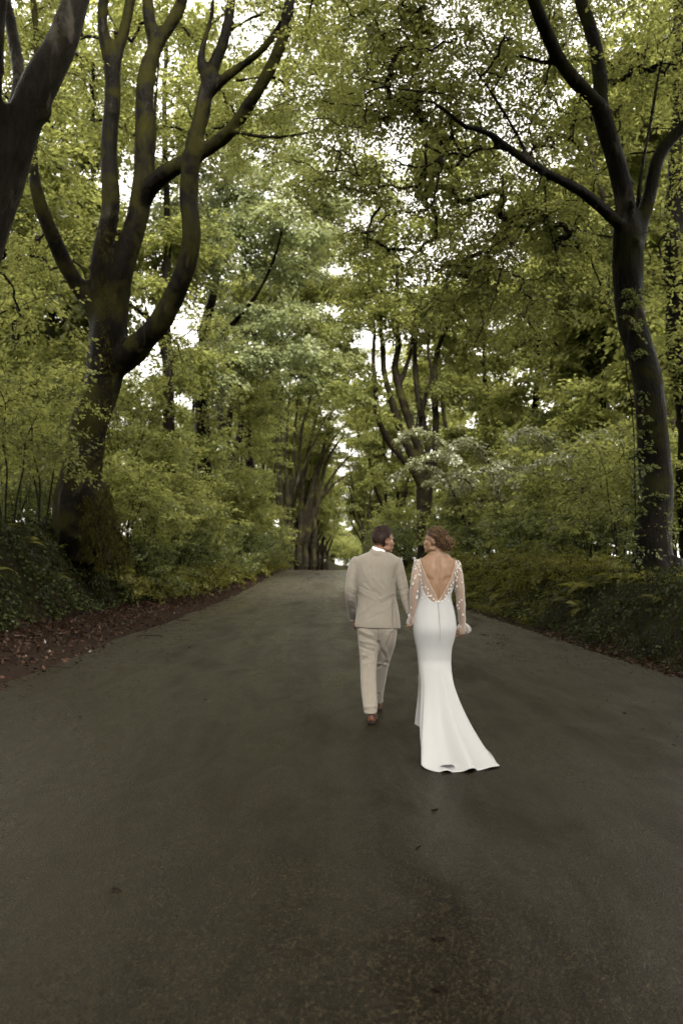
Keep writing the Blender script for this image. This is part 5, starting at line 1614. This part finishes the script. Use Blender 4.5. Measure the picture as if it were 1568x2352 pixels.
# ------------------------------------------------ the bride
WZ = 9.20
wp = lambda x, y, z=WZ: P(x, y, z)
WB = np.array([wp(997, 1500)[0], WZ + .1, 0.012])
wh_o = wp(997, 1244.5, WZ)
WH = rotz(math.radians(72)) @ rotx(math.radians(2))              # face towards the left and a little away
B = Trunk([(1262, 988, 1018, WZ, .046), (1272, 985, 1023, WZ, .052), (1279, 972, 1036, WZ, .062), (1286, 960, 1046, WZ, .076), (1296, 957, 1049, WZ, .088), (1322, 960, 1045, WZ, .104), (1348, 962.5, 1040, WZ, .104), (1371, 962.5, 1034, WZ, .096), (1387, 958.5, 1037.5, WZ, .100), (1400, 955, 1040.5, WZ, .110),
           (1413, 952.2, 1043, WZ, .124), (1439, 949.6, 1045.7, WZ, .152), (1452, 950, 1044.3, WZ, .152), (1465, 952, 1042, WZ, .138), (1491, 957.5, 1035.5, WZ, .108), (1520, 961, 1033.5, WZ, .098)])
bw = Geo()
vv, qq, tt = head_geo(WH, wh_o, .945, False).arrays()
bw.add(vv, qq, tt)
smooth_tube(bw, [wh_o + WH @ np.array([0, -.018, -.03]), wp(1002, 1258), wp(1003.5, 1272), wp(1003.5, 1290)], [.046, .045, .050, .068], 18, .02)
bw.loft(B.rings(np.linspace(1268, 1520, 26), 32, -.003))
wL = [wp(961, 1293), wp(955, 1325, WZ - .03), wp(951.5, 1355, WZ - .03), wp(950, 1388, WZ - .005), wp(949, 1413, WZ + .02)]
wR = [wp(1046, 1296), wp(1052, 1325, WZ - .01), wp(1055, 1352, WZ - .01), wp(1058, 1390, WZ + .03), wp(1061, 1430, WZ + .08)]
for a in (wL, wR):
    smooth_tube(bw, a, [.044, .041, .036, .032, .0235], 14)
for x, z in ((980, WZ), (1010, WZ + .25)):
    smooth_tube(bw, [wp(x, 1500, WZ), (wp(x, 1500)[0], z, .45), (wp(x, 1500)[0], z - .02, .10)], [.075, .055, .04], 12, .05)
v, q = remesh(bw, .0062, 4, .5)
n = normals(v, q)
loc = (v - wh_o) @ WH / .945
for s in (-1, 1):
    e = np.exp(-(((loc[:, 0] - s * .031) / .016) ** 2 + ((loc[:, 2] - .006) / .011) ** 2)) * (loc[:, 1] > .05)
    v = v - n * (e * .006)[:, None]
v = folds(v, n, S((907, 390, 893, 770, 17, -.0095), (858, 470, 820, 560, 34, .0065), (955, 470, 985, 560, 34, .0065), (850, 590, 800, 560, 20, -.007), (950, 600, 995, 560, 20, -.006), (865, 560, 872, 740, 24, .004), (930, 560, 922, 740, 24, .004), (835, 385, 760, 400, 18, .003), (960, 395, 1030, 420, 18, .003), (800, 660, 790, 740, 20, -.003), (985, 660, 990, 730, 20, -.003)), WZ)
hl = hand_arrays(wp(949, 1415, WZ + .02), wp(948, 1440, WZ + .03) - wp(949, 1415, WZ + .02), (-1, .1, 0), .6, .88, 1)
hr = hand_arrays(wp(1061, 1438, WZ + .085), wp(1060, 1464, WZ + .10) - wp(1061, 1438, WZ + .085), (-.45, .85, 0), .62, .90, -1)
v, q = merge((v, q), hl, hr)
bride = link('person', np_mesh('person', v - WB, q, smooth=True), SKIN_W, None, WB, label='bride in a white low backed dress with a long train, looking left at the man', category='person')
def wpart(name, v, q=None, t=None, mat=None, smooth=True, root=None, attr=None, **kw):
    return link(name, np_mesh(name, v - WB, q, t, smooth=smooth, attr=attr), mat, root or bride, **kw)
for s in (-1, 1):
    vv, qq, tt = Geo().ball((0, 0, 0), .011, None, 14, 9).arrays()
    wpart('eye', vv + wh_o + WH @ (np.array([s * .0255, .0675, .006]) * .945), qq, tt, EYE)

# hair: curls gathered into a low bun at the back
def wmask(v):
    x, y, z = v.T
    line = np.where(y > .02, .048 + (y - .02) * .45, np.where(y > -.02, .012 + .036 * sstep(-.02, .02, y), -.040))
    m = z > line
    return m, .4 + .6 * sstep(0, .03, z - line)
vb, qc, tc, v0, d0, m0, w0 = hair_cap(WH * .945, wh_o, wmask, .016, 17, .010, 34.0)
g = Geo().add(vb, qc, tc)
tint = [np.clip(.12 + .3 * fbm(v0, 40, 3, 2), 0, 1)]
rng = np.random.default_rng(19)
bun = wh_o + np.array([.112, -.055, -.012])
vv, qq, tt = Geo().ball(bun, (.052, .050, .056), None, 24, 16).arrays()
vv = vv + unit(vv - bun) * (.008 * fbm(vv, 45, 5, 2))[:, None]
g.add(vv, qq, tt)
tint.append(np.full(len(vv), .10))
def lock(p0, p1, p2, r, amp, turns, tn):
    s = np.linspace(0, 1, 12)[:, None]
    c = (1 - s) ** 2 * p0 + 2 * s * (1 - s) * p1 + s ** 2 * p2
    t = unit(np.gradient(c, axis=0))
    a = unit(np.cross(t, rng.normal(size=3)))
    b = np.cross(t, a)
    ph = 2 * np.pi * turns * s + rng.random() * 6.28
    c = c + (a * np.cos(ph) + b * np.sin(ph)) * amp
    gg = Geo().tube(c, r * (1.05 - .75 * s[:, 0] ** 3), 4)
    vv, qq, tt = gg.arrays()
    g.add(vv, qq, tt)
    tint.append(np.clip(tn + .10 * rng.normal() + .22 * np.resize(np.repeat(np.sin(ph[:, 0]), 4), len(vv)), 0, 1))
cap_idx = np.where(m0)[0]
for k in range(430):                                   # locks sweep back over the skull to the bun
    i = cap_idx[rng.integers(len(cap_idx))]
    p0 = vb[i] + (WH @ d0[i]) * .004
    p2 = p0 + (bun - p0) * (.35 + .3 * rng.random())
    # keep the far end on the skull
    l2 = ((p2 - wh_o) @ WH) / .945 - np.array([0, -.012, .040])
    sc_ = np.sqrt(((l2 / np.array([.077, .098, .086])) ** 2).sum())
    if sc_ < 1.22:
        p2 = wh_o + WH @ ((l2 / sc_ * 1.24 + np.array([0, -.012, .040])) * .945)
    pm = (p0 + p2) / 2 + unit((p0 + p2) / 2 - (wh_o + np.array([0, 0, .03]))) * (.012 + .010 * rng.random())
    lock(p0, pm, p2, .0014 + .0014 * rng.random(), .004 + .005 * rng.random(), 1.2 + 1.8 * rng.random(), .10 + .80 * rng.random() ** 2)
for k in range(300):                                   # curls wound round the bun
    d = unit(rng.normal(size=3))
    e = unit(np.cross(d, rng.normal(size=3)))
    rr_ = np.array([.054, .052, .058])
    a0 = bun + d * rr_ * (.95 + .18 * rng.random())
    a1 = bun + unit(d + e * .7) * rr_ * (1.12 + .28 * rng.random())
    a2 = bun + unit(d + e * 1.6) * rr_ * (.95 + .15 * rng.random())
    lock(a0, a1, a2, .0015 + .0015 * rng.random(), .005 + .005 * rng.random(), .8 + 1.5 * rng.random(), .12 + .85 * rng.random() ** 1.7)
for k in range(70):                                    # loose wisps at the nape, temple and bun
    if k < 34:
        p0 = bun + unit(rng.normal(size=3)) * .055; p2 = p0 + rng.normal(size=3) * .035 + np.array([.012, 0, -.03])
    elif k < 52:
        p0 = wh_o + WH @ (np.array([.072, .050 - .05 * rng.random(), .03]) * np.array([1, 1, 1])); p2 = p0 + np.array([-.01, -.005, -.055]) + rng.normal(size=3) * .012
    else:
        p0 = wh_o + WH @ np.array([.03 * rng.normal(), -.075, -.045]); p2 = p0 + np.array([.012, -.006, -.045]) + rng.normal(size=3) * .012
    lock(p0, (p0 + p2) / 2 + rng.normal(size=3) * .012, p2, .0011, .004, 1.5, .55)
vv, qq, tt = g.arrays()
wpart('hair', vv, qq, tt, HAIR_W, attr={'tint': np.concatenate(tint)})
# drop earring
er = wh_o + WH @ (np.array([.088, -.004, -.036]) * .945)
g = Geo()
for k, (dz, r) in enumerate(((0, .004), (-.014, .0055), (-.027, .0045), (-.040, .0065))):
    g.ball(er + np.array([-.002 * k, -.004, dz]), r, None, 10, 6)
g.tube([er, er + np.array([-.006, -.004, -.04])], .0014, 5)
vv, qq, tt = g.arrays()
wpart('earring', vv, qq, tt, GOLD)

# the dress: close crepe from the dip of the back to the knee, then spreading into the train
def th_of_x(x, y):
    """the angle on the back of the body that is seen at pixel x"""
    xl, xr, z, hd, ex = B.par(np.asarray(y, float))
    return -np.arccos(np.clip((x - (xl + xr) / 2) / ((xr - xl) / 2), -1, 1) ** 1.0)
NT_ = 128
TH = np.linspace(-np.pi, np.pi, NT_, endpoint=False)           # -90 deg is the back
def opaque_top(th):
    """pixel height of the upper edge of the crepe round the body"""
    xs = np.array([962, 966, 974, 983, 992, 1003, 1012, 1020, 1028, 1034, 1040])
    ys = np.array([1330, 1345, 1364, 1374, 1381, 1383, 1381, 1373, 1362, 1352, 1340])
    x = 1000 + 39 * np.cos(th)
    yb = np.interp(x, xs, ys)
    return np.where(th <= 0, yb, 1335 - 22 * np.sin(th))
hem_px = [(963, 1645), (958, 1662), (957, 1672), (966, 1684), (972, 1700), (975, 1722), (973, 1742), (966, 1760), (974, 1768), (992, 1776), (1010, 1779), (1031, 1780), (1046, 1779), (1062, 1778), (1080, 1778), (1090, 1771), (1098, 1775), (1120, 1772), (1148, 1767), (1142, 1757), (1126, 1740), (1112, 1724), (1098, 1700), (1082, 1680), (1066, 1662), (1048, 1650), (1022, 1643), (990, 1641)]
hem = np.array([G(x, y) for x, y in hem_px])
# angle round the dress for every hem point: the back of the hem is the train
ang = []
seg = np.concatenate([[0], np.cumsum(np.linalg.norm(np.diff(np.vstack([hem, hem[:1]]), axis=0), axis=1))])
# key correspondences: left side (theta -pi) at index 2, corner left of train at 7, train middle at 11, right corner at 18, right side (0) at 23, front at 26
keys_i = np.array([-1.5, 2, 7, 11.5, 18, 23.5, 26.5, 30])
keys_t = np.array([-3 * np.pi / 2, -np.pi * 1.02, -np.pi * .72, -np.pi * .5, -np.pi * .25, -.0, np.pi * .5, np.pi * .98])
idxs = np.interp(TH, keys_t, keys_i)
idxs = np.where(TH < -np.pi * 1.02, np.interp(TH, keys_t, keys_i), idxs)
def hem_at(ix):
    n = len(hem)
    i0 = np.floor(ix).astype(int)
    f = (ix - i0)[:, None]
    p0, p1, p2, p3 = hem[(i0 - 1) % n], hem[i0 % n], hem[(i0 + 1) % n], hem[(i0 + 2) % n]
    return 0.5 * (2 * p1 + (p2 - p0) * f + (2 * p0 - 5 * p1 + 4 * p2 - p3) * f ** 2 + (3 * p1 - p0 - 3 * p2 + p3) * f ** 3)
H = hem_at(idxs)
rows = []
ytop = opaque_top(TH)
KN = 1512.0
for s in np.linspace(0, 1, 46):
    rows.append(B.S(TH, ytop + (KN - ytop) * s, .0055))
K0 = rows[-1]
kz = K0[:, 2].mean()
T0 = unit(rows[-1] - rows[-2])
back = sstep(-.15, 1.0, -np.sin(TH)) * 1.0
wv = np.sin(TH * 9 + .6) * .5 + np.sin(TH * 15 + 2.0) * .35 + np.sin(TH * 5 + 1.2) * .4
for s in np.linspace(0, 1, 62)[1:]:
    # a cubic for each thread of the skirt: straight down from the knee, then out along the ground
    far = np.linalg.norm((H - K0)[:, :2], axis=1)[:, None]
    Hh = H.copy()
    P1 = K0 + T0 * .26 + (H - K0) * np.array([.05, .0, 0])
    P2 = K0 + (H - K0) * np.array([.62, .50, 0]) + np.stack([0 * TH, 0 * TH, .06 + .04 * back - K0[:, 2]], 1)
    p = (1 - s) ** 3 * K0 + 3 * s * (1 - s) ** 2 * P1 + 3 * s * s * (1 - s) * P2 + s ** 3 * Hh
    amp = .042 * sstep(.10, .9, s)
    side = np.stack([np.cos(TH), .25 * np.sin(TH), np.full(NT_, .9 * s * .8)], 1)
    p = p + side * (wv * amp * (.5 + .5 * back))[:, None]
    p[:, 2] = np.maximum(p[:, 2], .0145 + .004 * (1 + wv) * s) + (.015 * back * np.clip(np.sin(TH * 15 + 2.0) * .8 + .4 * np.sin(TH * 7), 0, 1) * sstep(.86, 1, s))
    rows.append(p)
Rr = np.array(rows)
g = Geo().loft(Rr, cap=False)
v, q, tt = g.arrays()
n = normals(v, q)
T3 = lambda *rows: [r[:5] + (r[5] * 1.7,) for r in T2(*rows)]
v = folds(v, n, T3((905, 130, 870, 420, 12, .006), (905, 130, 925, 380, 12, .006), (895, 150, 800, 420, 18, .006), (850, 160, 770, 300, 16, -.005), (930, 150, 990, 420, 20, .005), (780, 700, 860, 500, 12, .007), (735, 420, 790, 690, 12, -.010), (800, 700, 880, 440, 18, -.005), (900, 400, 890, 900, 26, .006), (980, 500, 1010, 900, 26, -.006), (1060, 700, 1150, 1050, 22, .008), (1190, 960, 1130, 1150, 14, -.014), (960, 1130, 1060, 1060, 14, -.012), (1000, 1150, 1080, 1080, 12, .010)), WZ)
v = folds(v, n, S((893, 790, 906, 1110, 6, .0015), (790, 1000, 890, 1080, 30, -.004), (1010, 1010, 925, 1080, 30, -.004), (800, 900, 860, 1000, 50, .007), (1000, 900, 950, 1000, 50, .007), (690, 935, 740, 940, 5, .002)), WZ)
v[:, 2] = np.maximum(v[:, 2], .0145)
me = np_mesh('dress', v - WB, q, tt, smooth=True)
dress = link('dress', me, CREPE, bride)
sol = dress.modifiers.new('thickness', 'SOLIDIFY')
sol.thickness = .003
sol.offset = 1.0
# the curled-over hem of the train: a roll of lining
cx0 = G(1034, 1779)
g = Geo()
ph = np.linspace(-1.5, 2.1, 44)                          # the hem rolls in on itself
R = []
for k in np.linspace(0, 1, 12):
    rad = (.030 - .0028 * (ph + 1.2)) * (1 - .93 * k ** 1.3)
    R.append(np.stack([cx0[0] + 1.35 * rad * np.cos(ph) - .05 * k, np.full(44, cx0[1] + .015 + .15 * k) + .010 * np.sin(ph), .018 + .026 * (1 - .93 * k ** 1.3) + rad * np.sin(ph) * .85], 1))
g.loft(R, cap=False, closed=False)
vv, qq, tt = g.arrays()
o = wpart('train_fold', vv, qq, tt, CREPE, root=dress)
o.modifiers.new('thickness', 'SOLIDIFY').thickness = .002
# buttons down the back
bv, bq, bt = Geo().ball((0, 0, 0), (.0052, .0046, .0052), None, 10, 6).arrays()
bm = np_mesh('button', bv, bq, bt, smooth=True)
bm.materials.append(CREPE)
for k in range(26):
    cx, cy = 889 + 16 * (k / 25.0), 790 + 325 * (k / 25.0)
    x, y = c1(cx, cy)
    p = B.S(th_of_x(np.array([x]), np.array([y])), np.array([y]), .010)[0]
    link('button', bm, None, dress, p - WB)

# illusion panels: sheer tulle between the cord of the V and the crepe
def v_edge_x(y, right):
    yy = np.array([1283, 1300, 1330, 1360, 1381])
    xx = np.array([1043.5, 1040, 1030, 1015, 1003.5]) if right else np.array([965, 968.5, 980, 993.5, 1002.5])
    return np.interp(y, yy, xx)
def crepe_x(y, right):
    if right:
        return np.interp(y, [1283, 1340, 1352, 1362, 1373, 1381, 1384], [1049, 1042, 1036, 1029, 1021, 1012, 1004])
    return np.interp(y, [1283, 1330, 1345, 1364, 1374, 1381, 1384], [956, 961, 966, 974, 983, 992, 1003])
for right in (False, True):
    ys = np.linspace(1282, 1381, 34)
    R = []
    for y in ys:
        x = np.linspace(v_edge_x(y, right), crepe_x(y, right), 12)
        R.append(B.S(th_of_x(x, np.full(12, y)), np.full(12, y), .0045))
    vv, qq, tt = Geo().loft(R, cap=False, closed=False).arrays()
    wpart('sheer_panel', vv, qq, tt, TULLE)
    y = np.linspace(1281, 1383, 30)
    pts = B.S(th_of_x(v_edge_x(y, right), y), y, .006)
    vv, qq, tt = Geo().tube(pts, .0017, 6).arrays()
    wpart('neckline_cord', vv, qq, tt, CORD)
# the front of the bodice, seen only past her sides
R = []
thf = np.linspace(-.05, np.pi + .05, 40)
for s in np.linspace(0, 1, 16):
    yt = 1318 - 26 * np.abs(np.cos(thf)) ** 2
    R.append(B.S(thf, yt + (opaque_top(thf) + 4 - yt) * s, .004))
vv, qq, tt = Geo().loft(R, cap=False, closed=False).arrays()
wpart('bodice_front', vv, qq, tt, CREPE)

# sheer sleeves with gathered cuffs, and the petals sewn on them
pv = []
for u, w in ((0, 0), (.25, .75), (.55, 1.0), (.8, .7), (1, .08)):
    pv.append([(u, -w * .5, .10 * w), (u, 0, 0.02), (u, w * .5, .10 * w)])
pv = np.array(pv) * np.array([.024, .0145, .012 / .4 * .4])
pm = np_mesh('petal', pv.reshape(-1, 3), Geo().loft(pv, cap=False, closed=False).q[0], smooth=True)
pm.materials.append(PETAL)
def petal(parent, p, nrm, axis, s):
    nrm = unit(nrm)
    ax = unit(axis - nrm * np.dot(axis, nrm))
    sd = np.cross(nrm, ax)
    M = Matrix((( ax[0], sd[0], nrm[0]), (ax[1], sd[1], nrm[1]), (ax[2], sd[2], nrm[2])))
    o = link('petal', pm, None, parent, p + nrm * .002 - WB)
    o.rotation_euler = M.to_euler()
    o.scale = (s, s, s)
sleeves = []
for side, arm, rads in ((-1, wL, [.0475, .0465, .043, .041, .034]), (1, wR, [.0475, .0475, .0455, .042, .031])):
    p, r = resample(np.array(arm), np.array(rads), .02)
    p = np.vstack([p[0] + np.array([-side * .010, 0, .028]), p])
    r = np.concatenate([[.036], r])
    g = Geo().tube(p, r + .003 * vnoise(p, 18, 3), 22, None, False)
    # the cuff: gathered at the wrist, a bell below it
    d = unit(p[-1] - p[-3])
    e = p[-1]
    a = np.linspace(0, 2 * np.pi, 44, endpoint=False)
    ux = unit(np.cross(d, [0, 1, 0])); uy = np.cross(d, ux)
    R = []
    bell = [(0, .029), (.012, .031), (.030, .048), (.058, .060), (.084, .058), (.098, .048)] if side > 0 else [(0, .030), (.012, .032), (.030, .042), (.055, .050), (.078, .050), (.092, .042)]
    for k, (h, rad) in enumerate(bell):
        rip = 1 + (.16 * np.sin(9 * a + .5) + .07 * np.sin(15 * a)) * min(1, k / 2)
        R.append(e + d * h + (ux * np.cos(a)[:, None] + uy * np.sin(a)[:, None]) * (rad * rip)[:, None] + np.array([.006 * min(1, k / 3.0) * side, 0, 0]))
    g.loft(R, cap=False)
    vv, qq, tt = g.arrays()
    sleeves.append((wpart('sleeve', vv, qq, tt, TULLE), p, r))
rng = np.random.default_rng(23)
def pet_at(which, cx, cy, ang, s=1.0):
    x, y = c1(cx, cy)
    par, p, r = sleeves[which]
    qx = proj(p)
    i = int(np.argmin(abs(qx[:, 1] - y)))
    rad = r[i] + .004
    dx = np.clip((x - qx[i, 0]) * p[i, 1] / F / rad, -.98, .98)
    nrm = np.array([dx, -math.sqrt(1 - dx * dx), 0])
    petal(par, np.array([p[i, 0], p[i, 1], P(x, y, p[i, 1])[2]]) + nrm * rad, nrm, np.array([math.sin(ang), 0, -math.cos(ang)]), s)
for w, L in ((0, [(700, 420, .3), (715, 435, -.4), (690, 455, .8), (725, 460, 0), (705, 480, -.8), (735, 490, .4), (680, 485, 1.2), (700, 540, .1), (697, 560, -.3), (672, 605, .9), (684, 612, -.6), (655, 590, .5), (655, 650, 1.0), (707, 680, .5), (712, 720, -.2), (702, 735, .6), (658, 820, .8), (722, 530, -.2), (668, 470, -1.0), (720, 405, .2)]),
             (1, [(1060, 450, .4), (1080, 455, -.3), (1070, 475, .2), (1095, 480, -.8), (1088, 495, .5), (1062, 500, 0), (1100, 505, -1.2), (1066, 555, .2), (1060, 580, -.2), (1062, 630, .1), (1050, 655, .5), (1045, 680, .3), (1110, 600, -.9), (1095, 755, -.2), (1082, 770, .3), (1076, 805, .1), (1082, 825, -.3), (1118, 880, .5), (1095, 985, .1), (1080, 1000, .4), (1075, 440, 1.0), (1055, 470, .8)])):
    for cx, cy, a in L:
        pet_at(w, cx, cy, a + .3 * rng.normal(), .85 + .35 * rng.random())
def pet_back(cx, cy, a, s=1.0):
    x, y = c1(cx, cy)
    th = float(th_of_x(np.array([x]), np.array([y]))[0])
    p = B.S(np.array([th]), np.array([y]), .007)[0]
    e = B.S(np.array([th + .02, th - .02]), np.array([y, y]), .007)
    tg = unit(e[0] - e[1])
    nrm = np.array([tg[1], -tg[0], 0]) * (1 if -tg[0] < 0 else -1)
    if nrm[1] > 0: nrm = -nrm
    petal(dress, p, nrm + np.array([0, 0, .1]), np.array([math.sin(a), 0, -math.cos(a)]), s)
for cx, cy, a in ((745, 470, .2), (752, 500, -.2), (748, 535, .4), (757, 575, .0), (763, 605, .2), (795, 640, -.5), (803, 655, .7), (810, 690, -.1), (818, 715, .5), (835, 715, -.6), (800, 720, .9), (780, 700, .3), (845, 745, .8), (862, 768, 1.2), (885, 772, 1.5), (905, 772, -1.4), (925, 765, -1.0), (940, 745, .5), (948, 715, -.4), (955, 740, .3), (975, 660, -.8), (985, 655, .4), (965, 690, .6), (990, 685, .2), (1000, 625, -.9), (1008, 600, .3), (1022, 660, .4), (1018, 600, -.3), (1035, 540, .1), (1030, 515, .4), (1040, 480, -.2), (740, 610, .3), (770, 640, -.3), (738, 440, .1), (1048, 455, -.3), (735, 745, .4), (1005, 745, -.5), (1012, 765, .2), (770, 735, -.7), (960, 760, 1.0)):
    pet_back(cx, cy, a + .25 * rng.normal(), .8 + .4 * rng.random())
